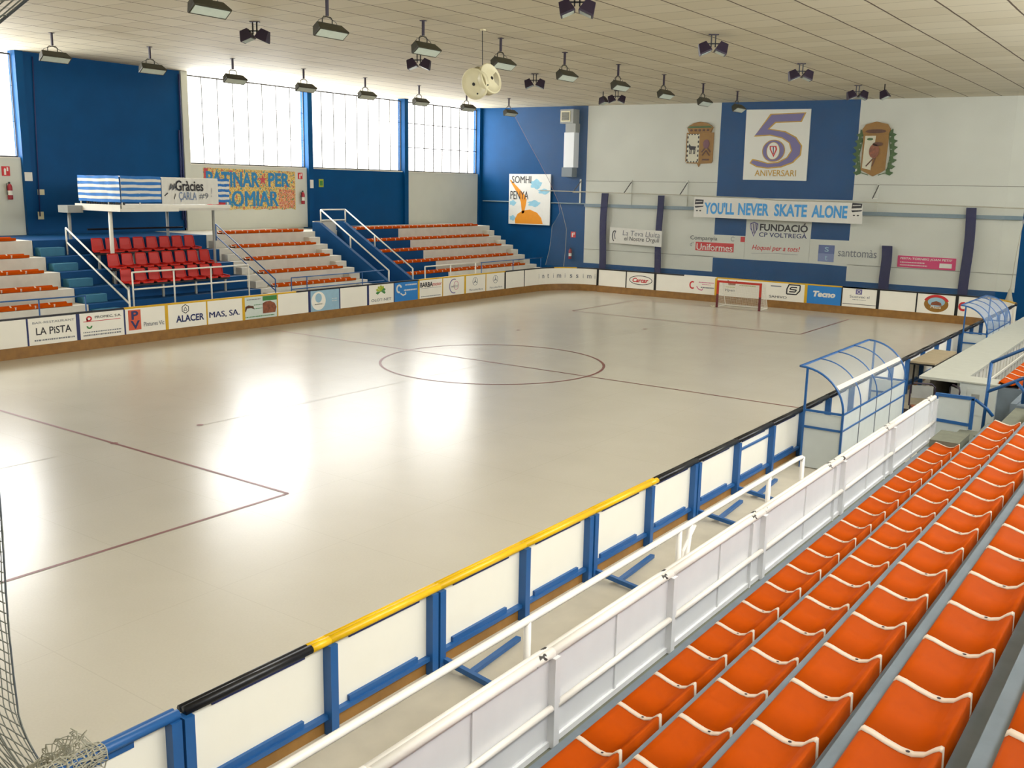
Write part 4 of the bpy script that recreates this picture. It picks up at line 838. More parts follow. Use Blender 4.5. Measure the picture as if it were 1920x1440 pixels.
t = thing('tournament_sign', 'long magenta sign with white tournament lettering', 'sign', (6.05, 20.68, 1.76))
MB().prism([(4.95, 1.77), (7.16, 1.75), (7.15, 2.22), (4.95, 2.23)], FWL, 0, .03, MAG).build('panel', t)
text(t, 'lettering', 'FESTA-TORNEIG JOAN PETIT', FWL, 5.05, 7.02, 2.06, 2.17, .03, CLOTH, bold=.02, shear=.1); merge(stripes(MB(), FWL, 5.06, 5.95, 1.96, 2.0, 3, CLOTH), stripes(MB(), FWL, 5.06, 6.1, 1.85, 1.89, 6, CLOTH))
mb_ = MB(); stripes(mb_, Frame((0, 20.669, 0), (1, 0, 0), (0, 0, 1), (0, -1, 0)), 5.06, 6.0, 1.95, 1.99, 3, CLOTH); stripes(mb_, Frame((0, 20.669, 0), (1, 0, 0), (0, 0, 1), (0, -1, 0)), 5.06, 6.1, 1.84, 1.88, 6, CLOTH); mb_.build('small_print', t)
MB().prism(rect(6.56, 7.02, 1.82, 2.0), FWL, .03, .036, CLOTH).build('white_patch', t)
# navy fabric strips
for i, (xa, xb, z1, dx) in enumerate(((-8.98, -8.62, 4.45, -.05), (-5.96, -5.65, 4.40, -.02), (4.32, 4.72, 2.6, .05), (7.37, 7.73, 4.2, .02))):
    mb_ = MB(); K = 14; v = []
    for j in range(K+1):
        s_ = j/K; z = .0+z1*s_; off = dx*(1-s_)+.03*math.sin(s_*7+i)
        v += [(xa+off, 20.5+.02*math.sin(s_*5), z), (xb+off, 20.48+.02*math.sin(s_*6), z)]
    mb_.add(v, [(2*j, 2*j+1, 2*j+3, 2*j+2) for j in range(K)], NAVY); o_ = mb_.build('padding_strip'); md = o_.modifiers.new('thickness', 'SOLIDIFY'); md.thickness = .06
    tag(o_, 'tall navy fabric strip, %s along the far wall' % ('leftmost', 'second from left', 'short one right of centre', 'rightmost')[i], 'padding', 'navy strips on the far wall')
# cable carrying banner and nets
CAB = mat('net_cable', (176, 172, 152), .6, noise=.1)
t = thing('net_cable', 'taut pale cable stretched before the far wall', 'cable', (0, 20, 4.2)); MB().tube([(-12.2, 20, 4.52), (-4, 20, 4.44), (-3.9, 20.0, 4.43), (-1, 20, 4.38), (0, 20, 4.30), (3.6, 20, 4.32), (9.6, 20, 4.22)], .022, CAB).build('cable', t)
for i, x in enumerate((-10.3, -7.48, -4.58, 3.92)):
    t = thing('cable_bracket', 'slanted white bracket holding the cable, %s from left' % ORD(i), 'bracket', (x, 20.3, 4.45), 'brackets on the far wall')
    MB().tube([(x+.02, YF, 5.02), (x-.0, 20.0, 4.46)], .022, mat('bracket_dark', (70, 70, 70), .5)).build('strut', t); MB().tube([(x, YF, 4.46), (x, 20.0, 4.46)], .02, WHITE).build('arm', t)
    MB().box(x-.04, x+.04, 20.66, 20.7, 3.9, 5.1, WALLW).build('wall_plate', t)
FC = Frame((0, 20.0, 0), (1, 0, 0), (0, 0, 1), (0, -1, 0))
t = thing('slogan_banner', 'long white banner with sky blue lettering hung from the cable', 'banner', (-.1, 20, 3.5))
mb_ = MB(); mb_.prism([(-3.85, 3.50), (3.6, 3.44), (3.56, 4.26), (-.2, 4.33), (-3.86, 4.38)], FC, 0, .006, CLOTH); mb_.build('cloth', t)
for wd, a, b in (("YOU'LL", -3.35, -1.93), ('NEVER', -1.75, -.35), ('SKATE', -.12, 1.3), ('ALONE', 1.5, 2.98)): text(t, 'lettering', wd, FC, a, b, 3.64, 4.16, .007, INKS, bold=.035)
for c_ in (-3.62, 3.33):
    mb_ = MB(); mb_.prism([(c_-.2, 4.05), (c_+.2, 4.08), (c_+.22, 4.26), (c_-.18, 4.28)], FC, .007, .011, INK); mb_.prism([(c_-.16, 3.9), (c_+.2, 3.95), (c_+.24, 4.0), (c_-.2, 3.98)], FC, .007, .011, INK)
    mb_.prism([(c_-.16, 4.15), (c_+.16, 4.18), (c_+.16, 4.2), (c_-.16, 4.18)], FC, .011, .013, CLOTH)
    for q in (-.08, .08): mb_.prism(ell(c_+q, 3.78, .05, .03, 10), FC, .007, .011, INK)
    mb_.build('face_drawing', t)
t = thing('slogan_banner', 'small white banner with dark handwriting between navy strips', 'banner', (-6.9, 20.35, 2.1))
FC2 = Frame((0, 20.455, 0), (1, 0, 0), (0, 0, 1), (0, -1, 0)); mb_ = MB().prism([(-8.42, 2.12), (-5.62, 2.04), (-5.62, 2.78), (-8.40, 2.86)], FC2, 0, .006, CLOTH); mb_.build('cloth', t)
text(t, 'lettering', 'La Teva Lluita', FC2, -7.7, -5.72, 2.5, 2.74, .007, INKG, shear=.1, rot=-.04); text(t, 'lettering', 'el Nostre Orgull', FC2, -7.6, -5.75, 2.2, 2.46, .007, INK, shear=.1, rot=-.02)
mb_ = MB(); ringm(mb_, FC2, -8.15, 2.45, .13, .26, .05, .007, .011, INK, a0=1, a1=4.6); stroke(mb_, FC2, [(-8.1, 2.3), (-8.16, 2.5), (-8.08, 2.7)], .05, .007, .011, INKG); mb_.build('drawing', t)
# ---------------------------------------------------------------- near stand
def near_stand(y0, y1, label, k0=0, xw=XR-0.02):
    mb_ = MB()
    if k0 == 0: mb_.box(11.98, SX[0]-.11, y0, y1, RZ, 0.74, CONC)
    LED = [.11, .07, .07, .08, .08]
    for k in range(k0, 5):
        xe = SX[k+1]+.015 if k < 4 else xw
        zb = RZ if k == k0 else SZ[k-1]-.2
        mb_.box(SX[k]+.02, xe if k == 4 else SX[k+1]-LED[k+1], y0, y1, zb, SZ[k]-.09, GREYT); mb_.box(SX[k]-LED[k], SX[k]+.02, y0, y1, zb, SZ[k]-.07, GREYT)
    return tag(mb_.build('concrete_stand'), label, 'stand')
near_stand(YN+.02, -5.9, 'grey concrete near stand carrying the large orange seats')
near_stand(-4.15, 13, 'grey concrete stand beyond the aisle with the blue railing', 1)
# aisle steps between
t = thing('aisle_steps', 'grey concrete aisle steps at the end of the orange rows', 'steps', (13.5, -5, RZ))
for k in range(5):
    x0, x1 = SX[k]+.015, (SX[k+1]+.013 if k < 4 else XR-.02)
    MB().box(x0, x1, -5.88, -4.17, RZ, SZ[k]-.10-.02 if k else .98, CONC).build('step', t)
    MB().box(x0-.30, x0-.002, -5.6, -4.6, (SZ[k-1]-.12 if k else RZ), (SZ[k]+(SZ[k-1] if k else .8))/2-.1, CONC).build('half_step', t)

tag(MB().box(12.45, 13.08, -1.0, 13, RZ, 1.17, GREYT).build('concrete_stand'), 'low grey concrete ledge beside the counter under orange seats', 'stand')
tag(MB().box(12.42, 12.82, -5.84, -5.1, .985, 1.13, CONC).build('concrete_block'), 'dark concrete block past the lowest orange row', 'block')
# white fence
FX = 12.1; CTOP = mat('counter_grey_laminate', (182, 183, 171), .5, noise=.06)
WF = mat('white_fence_paint', (226, 226, 226), .45, noise=.05, scale=3); WR = mat('white_rail_paint', (238, 232, 222), .4, noise=.03)
CHIP = bpy.data.materials.new('chipped_white_paint'); CHIP.use_nodes = True; nt = CHIP.node_tree; b_ = nt.nodes['Principled BSDF']; b_.inputs['Roughness'].default_value = .45
tc = N(nt, 'ShaderNodeTexCoord'); nz = N(nt, 'ShaderNodeTexNoise'); nz.inputs['Scale'].default_value = 9; nz.inputs['Detail'].default_value = 8; nt.links.new(tc.outputs['Object'], nz.inputs[0])
nz2 = N(nt, 'ShaderNodeTexNoise'); nz2.inputs['Scale'].default_value = .8; nt.links.new(tc.outputs['Object'], nz2.inputs[0])
f_ = math_n(nt, 'GREATER_THAN', math_n(nt, 'ADD', nz.outputs[0], math_n(nt, 'MULTIPLY', nz2.outputs[0], .5)), .93)
mx = N(nt, 'ShaderNodeMix', data_type='RGBA'); mx.inputs[6].default_value = srgb(240, 234, 224); mx.inputs[7].default_value = srgb(70, 66, 62); nt.links.new(f_, mx.inputs[0]); nt.links.new(mx.outputs[2], b_.inputs['Base Color'])
posts = [-17.15, -15.35, -13.54, -11.5, -8.93, -6.7, -4.25]
for i in range(len(posts)):
    y0 = posts[i-1] if i else -19.2; y1 = posts[i]
    t = thing('fence_section', 'white sheet fence section with two rails, %s from the near end' % ORD(i), 'fence', (FX, (y0+y1)/2, .66), 'white fence below the orange seats')
    mb_ = MB(); mb_.box(FX-.012, FX-.002, y0, y1, .76, 1.42, WF); mb_.build('sheet_panel', t)
    mb_ = MB(); mb_.tube([(FX, y0, 1.455), (FX, y1, 1.455)], .036, CHIP, 10); mb_.tube([(FX-.05, y0, 1.45), (FX-.05, y1, 1.45)], .03, CHIP, 10); mb_.build('top_rail', t, smooth=True)
    MB().tube([(FX+.035, y0+.02, 1.06), (FX+.035, y1-.05, 1.06)], .026, WR, 10).build('middle_rail', t, smooth=True)
    MB().box(FX-.02, FX+.02, y0, y1, .745, .79, WF).build('bottom_rail', t)
    ym = (y0+y1)/2
    MB().box(FX-.005, FX+.012, ym-.012, ym+.012, .66, 1.42, WF).build('mullion', t)
    if y1-y0 > 1.9 or i == 3: MB().box(FX-.002, FX+.03, y1-.30, y1-.27, .66, 1.42, WF).build('mullion', t)
    MB().box(FX-.005, FX+.055, y1-.035, y1+.035, .745, 1.43, WF).build('post', t)
# blue framed end panels
t = thing('blue_frame_panel', 'white panel in a blue tube frame at the fence end', 'fence', (12.38, -4.2, .7))
MB().box(12.14, 12.62, -4.21, -4.19, .72, 1.48, SHP).build('sheet_panel', t)
MB().bar((12.1, -4.2, 1.5), (12.68, -4.2, 1.5), .05, .05, BLUEM).build('rail', t); MB().bar((12.1, -4.2, 1.09), (12.66, -4.2, 1.07), .045, .05, BLUEM).build('rail', t)
MB().bar((12.12, -4.2, .66), (12.12, -4.2, 1.5), .06, .05, BLUEM).build('post', t); MB().bar((12.66, -4.2, 1.0), (12.66, -4.2, 1.5), .05, .05, BLUEM).build('post', t)
rail('guard_rail', 'blue tube railing climbing beside the far aisle', 'railing', [[(12.84, -4.1, 2.09), (13.72, -4.1, 2.62), (14.6, -4.1, 3.1)], [(12.83, -4.1, 1.62), (13.7, -4.1, 2.12), (14.6, -4.1, 2.6)], [(12.68, -4.15, 1.48), (12.84, -4.1, 1.36), (12.95, -4.1, 1.24)], [(13.2, -4.1, 1.85), (13.5, -4.15, 1.55)]],
     [((12.82, -4.1, 1.0), (12.84, -4.1, 2.09)), ((13.34, -4.1, 1.5), (13.34, -4.1, 2.4)), ((14.1, -4.1, 2.0), (14.1, -4.1, 2.82))], BLUEM, .026)
# white handrail in the walkway
HX = 11.55
rail('handrail', 'long white handrail in the walkway between boards and fence', 'handrail', [[(HX, -19, 1.33), (HX, -17.6, 1.35), (HX, -8.95, 1.355), (HX, -8.80, 1.34), (HX, -8.76, 1.28), (HX, -8.76, .95)]],
     [((HX, y, RZ), (HX, y, 1.34)) for y in (-17.45, -14.86, -12.25, -9.9, -8.76)]+[((HX, -12.2, .3), (HX, -12.0, 1.34))], WR, .030)
tag(MB().tube([(HX, -12.35, .5), (HX, -12.15, 1.1), (HX, -11.9, 1.3)], .02, WR).build('curved_pipe'), 'thin curved white pipe beside the walkway handrail', 'pipe')
tag(MB().tube([(10.75, -9.3, RZ+.02), (11.1, -9.2, RZ+.10), (11.5, -9.1, RZ+.02)], .03, GREYM).build('hose_piece'), 'short pale pipe lying in the walkway', 'pipe')
# ---------------------------------------------------------------- shelters
def shelter(y0, y1, n, label, plex, x0=10.40, xr=11.02, zt=1.90, za=1.20, n_band=True):
    t = thing('bench_shelter', label, 'shelter', ((x0+xr)/2, (y0+y1)/2, RZ), 'curved bench shelters behind the near boards')
    xt = x0-.12; cx, rx, rz = xt, xr-xt, zt-za
    arc = [(cx+rx*math.sin(a*PI/2/12), za+rz*math.cos(a*PI/2/12)) for a in range(13)]
    arc = [(x, z-.05*(1-(x-cx)/rx) if False else z) for x, z in arc]
    for i in range(n+1):
        y = y0+(y1-y0)*i/n
        MB().tube([(x, y, z) for x, z in arc], .018 if i in (0, n) else .011, BLUEM, 8).build('roof_rib', t, smooth=True)
        for (xx, za_, zb_) in ((xr, RZ, za),)+(((x0, RZ, zt-.01),) if i in (0, n) else ()): MB().bar((xx, y, za_), (xx, y, zb_), .032 if i in (0, n) else .014, .032 if i in (0, n) else .014, BLUEM if i in (0, n) else INKG).build('post', t)
    mb_ = MB(); v = []
    for x, z in arc: v += [(x, y0, z+.0), (x, y1, z)]
    mb_.add(v, [(2*i, 2*i+1, 2*i+3, 2*i+2) for i in range(12)], plex); mb_.build('curved_glazing', t, smooth=True)
    MB().bar((xt, y0, zt), (xt, y1, zt), .03, .03, BLUEM).build('front_beam', t)
    for z in (za, za-.27): MB().bar((xr, y0, z), (xr, y1, z), .024, .024, BLUEM).build('side_rail', t)
    for y in (y0, y1):
        for z in (za, za-.27): MB().bar((x0, y, z), (xr, y, z), .035, .035, BLUEM).build('side_rail', t)
    mb_ = MB(); mb_.box(xr-.012, xr-.004, y0, y1, RZ+.02, za, SHP); mb_.box(x0, xr, y0+.0, y0+.008, RZ+.02, za-.03, SHP); mb_.box(x0, xr, y1-.008, y1, RZ+.02, za-.03, SHP); mb_.build('lower_panels', t)
    v = [(cx+rx*math.sin(a)*1.012, y, za+rz*math.cos(a)*1.012) for y in (y0+.05, y1-.02) for a in (.90, .95, 1.0)]
    if n_band: MB().add(v, [(0, 1, 4, 3), (1, 2, 5, 4)], STRIP).build('white_band', t)
    MB().box(xr-.30, xr-.03, y0+.1, y1-.1, RZ+.42, RZ+.47, TABLE).build('bench_seat', t)
    for q in (.3, .7): MB().box(xr-.27, xr-.06, y0+(y1-y0)*q-.02, y0+(y1-y0)*q+.02, RZ+.02, RZ+.42, BLUEM).build('bench_leg', t)
    return t
shelter(-5.42, -1.70, 4, 'nearer curved clear shelter with blue ribs', PLEXI)
shelter(6.6, 9.9, 4, 'farther curved shelter with scratched bluish glazing', PLEXB, zt=1.85, za=1.16, x0=10.36, xr=10.93, n_band=False)
# ---------------------------------------------------------------- counter and furniture
t = thing('officials_counter', 'long white counter running towards the far corner', 'counter', (11.5, 5, RZ))
zc_ = 1.22
MB().add([(x, y, z) for z in (zc_-.05, zc_) for x, y in ((11.12, -1.1), (11.90, -1.1), (11.90, 14), (11.12, 14))], [(0, 3, 2, 1), (4, 5, 6, 7), (0, 1, 5, 4), (1, 2, 6, 5), (2, 3, 7, 6), (3, 0, 4, 7)], CTOP).build('counter_top', t)
MB().box(11.14, 11.20, -.5, 14, RZ, 1.17, CONCL).build('front_panel', t)
mb_ = MB()
for i in range(75): mb_.box(11.80, 11.84+.018*(i % 2), -1.0+i*.2, -.8+i*.2, RZ, 1.17, CONCL if i % 4 else CTOP)
mb_.build('side_panel', t)
MB().bar((11.95, -1.0, .86), (11.95, 13, .86), .03, .05, WHITE).build('side_rail', t)
t = thing('white_cabinet', 'white cabinet box at the near end of the counter', 'cabinet', (12.15, -1.05, RZ))
MB().box(11.86, 12.5, -1.1, -.5, RZ, 1.2, SHP).build('body', t); MB().box(11.84, 12.54, -1.13, -.48, 1.2, 1.225, CTOP).build('top', t); MB().box(12.0, 12.3, -1.108, -1.1, .6, 1.1, SHP).build('door', t)
mb_ = MB(); mb_.box(12.08, 12.22, -1.112, -1.108, .88, 1.0, GREYM); mb_.build('label_plate', t)
t = thing('bench_table', 'small brown table standing behind the near boards', 'table', (10.6, 3.0, RZ))
MB().box(10.22, 10.74, 1.95, 4.1, .96, 1.0, TABLE).build('tabletop', t); mb_ = MB(); mb_.box(10.2, 10.76, 1.93, 4.12, .93, .96, BLACK); mb_.build('table_edge', t)
for x in (10.28, 10.68):
    for y in (2.1, 3.95): MB().tube([(x, y, RZ), (x, y, .94)], .02, BLACK).build('leg', t)
def tube_chair(label, x, y, rz):
    t_ = thing('tube_chair', label, 'chair', (x, y, RZ), 'dark tube chairs by the counter', rz); local(t_)
    MB().box(-.2, .2, -.2, .2, .44, .47, BROWN).build('seat', t_); mb__ = MB(); mb__.tube([(-.22, .2, .45), (-.22, .22, .82), (-.16, .23, .88), (.16, .23, .88), (.22, .22, .82), (.22, .2, .45)], .015, DARKP); mb__.build('back_frame', t_)
    MB().box(-.19, .19, .215, .235, .6, .84, GREYM).build('backrest', t_)
    for sx in (-1, 1):
        for sy in (-1, 1): MB().tube([(sx*.21, sy*.2, 0), (sx*.2, sy*.19, .45)], .014, DARKP).build('leg', t_)
tube_chair('dark tube chair nearest the counter end, with grey back', 11.35, -1.55, .4); tube_chair('dark tube chair tucked between shelter and counter', 11.62, -1.3, -1.0)
tag(MB().box(10.5, 11.25, -1.45, -.8, RZ, .48, mat('dark_maroon', (40, 14, 24), .7)).build('storage_box'), 'low dark maroon box behind the nearer shelter', 'box')
# ---------------------------------------------------------------- goal
t = thing('hockey_goal', 'red framed hockey goal with white net at the far end', 'goal', (.06, 16.5, 0))
GR = mat('goal_red_paint', (190, 44, 24), .4, noise=.1); GM = mat('goal_maroon_paint', (104, 36, 40), .4, noise=.1)
for x in (-.84, .97): MB().bar((x, 16.3, .55), (x, 16.3, 1.06), .075, .075, GR).bar((x, 16.3, 0), (x, 16.3, .55), .075, .075, GM).build('post', t)
MB().bar((-.88, 16.3, 1.06), (1.01, 16.3, 1.06), .08, .08, GR).build('crossbar', t)
mb_ = MB(); mb_.tube([(-.84, 16.3, .03), (-.84, 17.15, .03), (.97, 17.15, .03), (.97, 16.3, .03)], .025, WHITE); mb_.tube([(-.84, 16.3, 1.04), (-.84, 16.75, 1.02), (-.84, 17.15, .03)], .018, WHITE); mb_.tube([(.97, 16.3, 1.04), (.97, 16.75, 1.02), (.97, 17.15, .03)], .018, WHITE); mb_.build('back_frame', t)
def sheet_uv(mb_, quad, m_, nu=1):
    a, b, c, d = map(Vector, quad); k = len(mb_.v); mb_.add(quad, [(0, 1, 2, 3)], m_)
    L1 = (b-a).length; L2 = (d-a).length
    for i, uvv in enumerate(((0, 0), (L1, 0), (L1, L2), (0, L2))): mb_.uv[k+i] = uvv
mb_ = MB(); sheet_uv(mb_, [(-.84, 17.15, .03), (.97, 17.15, .03), (.97, 16.75, 1.02), (-.84, 16.75, 1.02)], GOALNET); sheet_uv(mb_, [(-.84, 16.32, 1.05), (.97, 16.32, 1.05), (.97, 16.75, 1.02), (-.84, 16.75, 1.02)], GOALNET)
for x in (-.84, .97): sheet_uv(mb_, [(x, 16.3, .03), (x, 17.1, .03), (x, 16.75, 1.0), (x, 16.3, 1.03)], GOALNET)
mb_.build('net', t)
tag(MB().tube([(-1.05+.12*math.sin(i), 16.35+.1*math.cos(i*1.3), .02) for i in range(7)], .015, CREAM).build('loose_rope'), 'pale loose rope lying at the left goal post', 'rope')
# ---------------------------------------------------------------- protective nets
mb_ = MB(); YNt = 18.75
poly = [(-13.3, 8.58), (-13.1, 8.22), (-12.14, 6.83), (-11.43, 5.83), (-10.85, 4.96), (-10.3, 4.0), (-10.2, 3.5)]
low = [(-10.63, 2.85), (-10.66, 2.4), (-10.75, 1.7), (-10.95, .98)]
left = poly+low
right = 9.0
for (xa, za_), (xb, zb_) in zip(left[:-1], left[1:]):
    k = len(mb_.v); mb_.add([(xa, YNt, za_), (xb, YNt, zb_), (right, YNt, zb_), (right, YNt, za_)], [(0, 1, 2, 3)], NETM)
    for i, (u, v) in enumerate(((xa, za_), (xb, zb_), (right, zb_), (right, za_))): mb_.uv[k+i] = (u, v)
mb_.v = [(x, y, min(z, zc(x)-.01)) for x, y, z in mb_.v]
t = thing('protective_net', 'fine pale protective net hanging behind the far goal', 'net', (0, YNt, 1.1))
mb_.build('netting', t)
MB().tube([(x, YNt, z) for x, z in poly], .009, mat('net_rope', (150, 130, 128), .8)).build('edge_rope', t)
MB().tube([(x, YNt, z) for x, z in [poly[-1]]+low], .007, CAB).build('edge_rope', t)
MB().tube([(-10.2, YNt, 3.9), (-10.04, YNt, 3.48), (-9.8, YNt, 2.73), (-9.83, YNt, 1.73), (-9.9, YNt, .98)], .010, CAB).build('edge_rope', t)
t = thing('net_rope', 'slanting pale net rope bundled at the far right corner', 'rope', (9.3, 19.4, .6))
MB().tube([(9.6, 19.4, 4.15), (9.5, 19.4, 3.3), (9.44, 19.4, 2.51), (9.38, 19.4, 1.2)], .012, CAB).build('rope', t)
MB().lathe([(.0, 1.35), (.05, 1.25), (.10, 1.0), (.16, .8), (.12, .55), (.06, .3), (0, .25)], CAB, (9.38, 19.4, 0), n=10).build('net_bundle', t, smooth=True)
# net behind the near goal: real cords
t = thing('protective_net', 'dark cord net hanging at the lower left edge', 'net', (8.6, -17.6, .9))
NC = mat('net_cord', (128, 130, 122), .8, noise=.1); mb_ = MB()
def edge_x(z): return 9.13+.07*max(0, z-3.2)**2+3*max(0, z-5.45)+.02*math.sin(z*3)+(2.4*max(0, 1.0-z)**2)
YQ = -17.6
def cord(a, b, r=.003, m_=NC): mb_.bar(a, b, r*2, r*2, m_)
zs = [.36+i*.075 for i in range(79)]
for i in range(46):
    off = i*.075
    pts = [(edge_x(z)-off+.01*math.sin(z*9+i), YQ+.02*math.sin(i*.8), z) for z in (zs[:8:1]+zs[8::3])]
    for a, b in zip(pts[:-1], pts[1:]): cord(a, b)
for z in zs:
    x1 = edge_x(z); x0 = x1-3.4; K = 12
    pts = [(x0+(x1-x0)*i/K, YQ+.02*math.sin(i), z-.03*math.sin(PI*i*1.0/K)-.012*math.sin(i*2.1)) for i in range(K+1)]
    for a, b in zip(pts[:-1], pts[1:]): cord(a, b)
mb_.build('netting', t)
MB().tube([(edge_x(z), YQ, z) for z in zs[:8]+zs[8::4]], .007, mat('net_edge_cord', (86, 92, 96), .8)).build('edge_rope', t)
mb_ = MB(); rr = random.Random(3)
def crumple(P, nu, nv, jit, r=.0028):
    g = [[Vector(P(i/nu, j/nv))+Vector((rr.uniform(-jit, jit), rr.uniform(-jit, jit), rr.uniform(-jit, jit))) for j in range(nv+1)] for i in range(nu+1)]
    for i in range(nu+1):
        for j in range(nv+1):
            if i < nu: mb_.bar(g[i][j], g[i+1][j], 2*r, 2*r, CAB)
            if j < nv: mb_.bar(g[i][j], g[i][j+1], 2*r, 2*r, CAB)
for q in range(3):
    crumple(lambda u, v: (9.35+.75*u, -17.62-.04*q+.10*math.sin(u*6+v*5+q), .42+.22*u+(.22+.38*u)*v+.03*math.sin(9*u+q)), 22, 9, .016)
for q in range(2):
    crumple(lambda u, v: (10.10+.10*math.sin(v*PI*.8), -18.0+.42*u, 1.105-.26*v*v*(.7+.3*math.sin(u*5+q))), 12, 8, .012)
tag(mb_.build('net_bunch'), 'bunched pale netting draped over the blue rail at bottom left', 'net', kind='stuff')
# ---------------------------------------------------------------- ceiling lamps
def head(name, parent, c, L_=.84, tilt=.3, ax='y', hm=DARKM, s_=1.0):
    """wedge shaped floodlight housing with a glass face below; c = centre of its top"""
    d1, d0, h_ = .08*s_, .125*s_, .22*s_; mb__ = MB(); g = MB()
    def tr(x, y, z):
        X = x*math.cos(tilt)-z*math.sin(tilt); Z = x*math.sin(tilt)+z*math.cos(tilt)
        return (c[0]+X, c[1]+y, c[2]+Z) if ax == 'y' else (c[0]-y, c[1]+X, c[2]+Z)
    l0, l1 = L_/2-.07*s_, L_/2
    top = [(-d1, -l0, 0), (d1, -l0, 0), (d1, l0, 0), (-d1, l0, 0)]; mid = [(-d0, -l1, -h_*.86), (d0, -l1, -h_*.86), (d0, l1, -h_*.86), (-d0, l1, -h_*.86)]
    bot = [(-d0, -l1, -h_), (d0, -l1, -h_), (d0, l1, -h_), (-d0, l1, -h_)]
    mb__.add([tr(*p) for p in top+mid+bot], [(0, 1, 2, 3)]+[(i, (i+1) % 4, 4+(i+1) % 4, 4+i) for i in range(4)]+[(4+i, 4+(i+1) % 4, 8+(i+1) % 4, 8+i) for i in range(4)]+[(11, 10, 9, 8)], hm)
    ho = mb__.build(name, parent)
    e = .03; g.add([tr(-d0+e, -l1+e, -h_-.008), tr(d0-e, -l1+e, -h_-.008), tr(d0-e, l1-e, -h_-.008), tr(-d0+e, l1-e, -h_-.008),
                    tr(-d0+e, -l1+e, -h_+.0), tr(d0-e, -l1+e, -h_+.0), tr(d0-e, l1-e, -h_+.0), tr(-d0+e, l1-e, -h_+.0)], [(3, 2, 1, 0), (4, 5, 6, 7), (0, 1, 5, 4), (1, 2, 6, 5), (2, 3, 7, 6), (3, 0, 4, 7)], GLASSL)
    g.build('glass_face', ho)
    return tr
p0 = thing('hanging_floodlight', 'x', 'lamp', (0, 0, 0), None)
local(p0)
mb_ = MB(); mb_.bar((0, 0, 0), (0, 0, -.34), .05, .05, DARKP); mb_.box(-.06, .06, -.06, .06, -.015, 0, DARKP); mb_.build('hanging_rod', p0)
mb_ = MB(); mb_.tube([(0, -.14, -.56), (0, -.14, -.40), (0, -.10, -.36), (0, .10, -.36), (0, .14, -.40), (0, .14, -.56)], .013, DARKM, 6); mb_.build('yoke', p0)
mb_ = MB(); mb_.tube([(0, -.02, -.36), (.02, -.26, -.45), (0, -.33, -.56)], .006, BLACK, 5); mb_.tube([(0, .02, -.36), (.02, .24, -.45), (0, .33, -.56)], .006, BLACK, 5); mb_.build('cable', p0)
head('housing', p0, (0.0, 0, -.54), tilt=.62)
first = True
ROWA = [(-11.3, -5.36+3.05*i) for i in range(8)]; ROWB = [(-.35, -8.55+3.06*i) for i in range(9)]
for nm, row in (('row along the windows', ROWA), ('middle row', ROWB)):
    for i, (x, y) in enumerate(row):
        lab = 'hanging floodlight in the %s, %s from the near end' % (nm, ORD(i))
        c = p0 if first else copy_tree(p0, None, lab); first = False; c['label'] = lab; c['group'] = 'hanging floodlights'
        c.location = (x, y, zc(x)-.0); 
        if nm[0] == 'm': c.scale = (1, 1, 1)
# double floodlights fixed close under the ceiling
q0 = thing('double_floodlight', 'x', 'lamp', (0, 0, 0)); local(q0)
for sy in (-1, 1): MB().bar((sy*.05, 0, 0), (sy*.05, 0, -.30), .03, .03, BLACK).build('mount_rod', q0)
MB().box(-.12, .12, -.05, .05, -.02, 0, DARKP).build('mount_plate', q0); MB().bar((-.24, 0, -.22), (.24, 0, -.22), .03, .03, BLACK).build('cross_arm', q0)
for sg in (-1, 1): head('housing', q0, (sg*.27, .0, -.20), L_=.34, tilt=-sg*.40, hm=DARKP, s_=1.2)
first = True
for x, y, lab, cnt in ((-4.3, -4.13, 'nearest of the left inner row', 2), (-4.37, 1.99, 'second of the left inner row', 2), (-4.37, 8.01, 'third of the left inner row', 2), (-4.75, 14.3, 'farthest of the left inner row', 2),
                       (4.85, -3.9, 'nearest of the right inner row at the top edge', 2), (4.85, 2.31, 'second of the right inner row', 2), (4.79, 8.57, 'third of the right inner row', 2), (4.45, 15.2, 'farthest of the right inner row', 2)):
    lab = 'dark double floodlight under the ceiling, '+lab
    c = q0 if first else copy_tree(q0, None, lab); first = False; c['label'] = lab; c['group'] = 'double floodlights'; c.location = (x, y, zc(x)); c.rotation_euler.z = 0.55
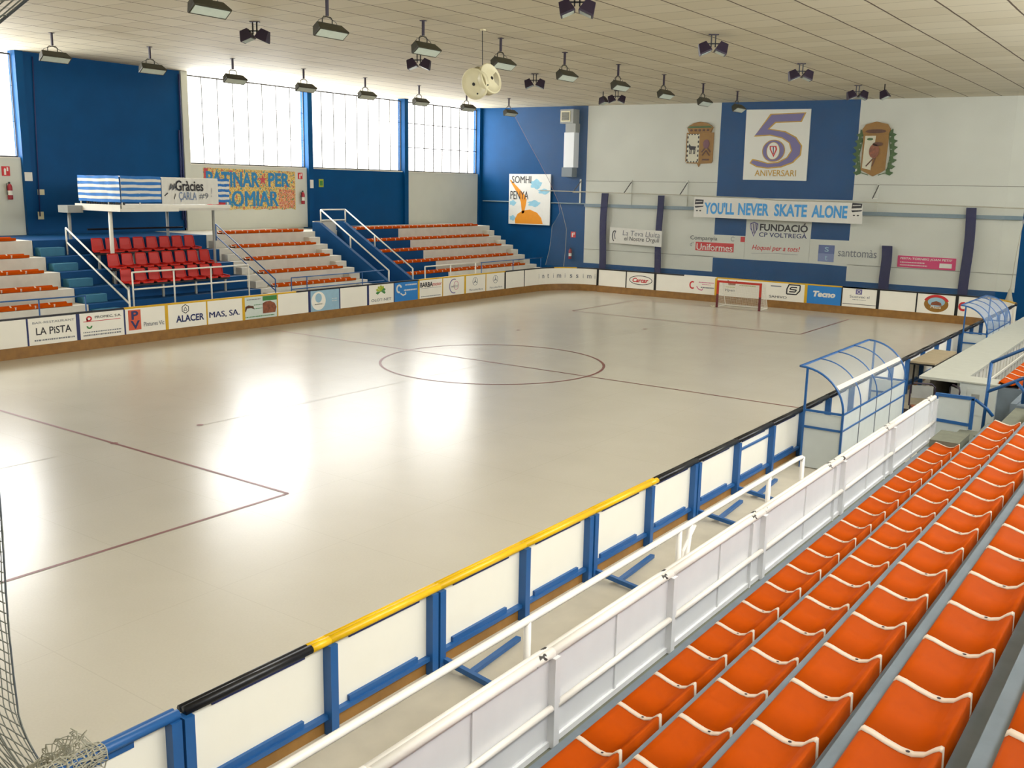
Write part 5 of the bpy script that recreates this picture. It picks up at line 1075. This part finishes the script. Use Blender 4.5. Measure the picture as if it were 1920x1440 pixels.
for x, y, lab in ((-5.55, 14.5, 'small single floodlight left of the farthest left double lamp'), (5.35, 15.1, 'small single floodlight right of the farthest right double lamp')):
    t = thing('single_floodlight', lab, 'lamp', (x, y, zc(x))); local(t); MB().bar((.05, 0, 0), (.05, 0, -.3), .03, .03, BLACK).build('mount_rod', t); head('housing', t, (0, 0, -.22), L_=.34, tilt=.40, hm=DARKP, s_=1.2)
# loudspeaker cluster
bx_, by_, bz_ = .12, -.74, 7.17
t = thing('loudspeaker_cluster', 'round cream loudspeaker cluster hanging on a thin cord', 'speaker', (bx_, by_, 6.8))
mb_ = MB(); mb_.tube([(bx_-.02, by_, zc(bx_)), (bx_, by_, 7.55), (bx_-.16, by_-.05, 7.36)], .010, BLACK, 6); mb_.build('cord', t)
MB().box(bx_-.05, bx_+.05, by_-.05, by_+.05, zc(bx_)-.03, zc(bx_), CREAM).build('ceiling_plate', t)
def horn(c, ax, R, m_, nm):
    MB().lathe([(0, -.3), (R*.6, -.26), (R*.93, -.12), (R, 0), (R, .02), (R*.96, .035), (R*.90, .035), (R*.88, .02), (R*.5, .045), (.0, .05)], m_, c, ax, 32).build(nm, t, smooth=True)
    MB().lathe([(0, .062), (.04, .06), (.045, .04)], BLACK, Vector(c), ax, 12).build('horn_centre', t)
GC = mat('grey_cream_plastic', (168, 160, 128), .5, noise=.05)
MB().lathe([(0, -.26), (.14, -.22), (.24, -.10), (.25, .05), (.20, .18), (.08, .26), (0, .28)], GC, (bx_, by_+.05, 7.2), n=24).build('core', t, smooth=True)
horn((bx_-.05, by_-.24, 7.12), (.06, -.95, -.22), .38, CREAM, 'horn'); horn((bx_-.24, by_+.06, 7.24), (-.9, -.1, .25), .34, GC, 'horn'); horn((bx_+.22, by_+.04, 7.26), (.90, -.05, .25), .38, CREAM, 'horn'); horn((bx_, by_+.25, 7.2), (0, 1, 0), .32, GC, 'horn')
for dx, dz in ((-.36, -.06), (.14, -.33), (.33, -.12)): MB().lathe([(0, 0), (.022, .004), (.022, .02), (0, .024)], BLACK, (bx_+dx, by_-.36 if dz < -.2 else by_-.2, 7.2+dz), (0, -1, 0), 8).build('bolt', t)
# ceiling wear: open joint
bpy.context.view_layer.update()
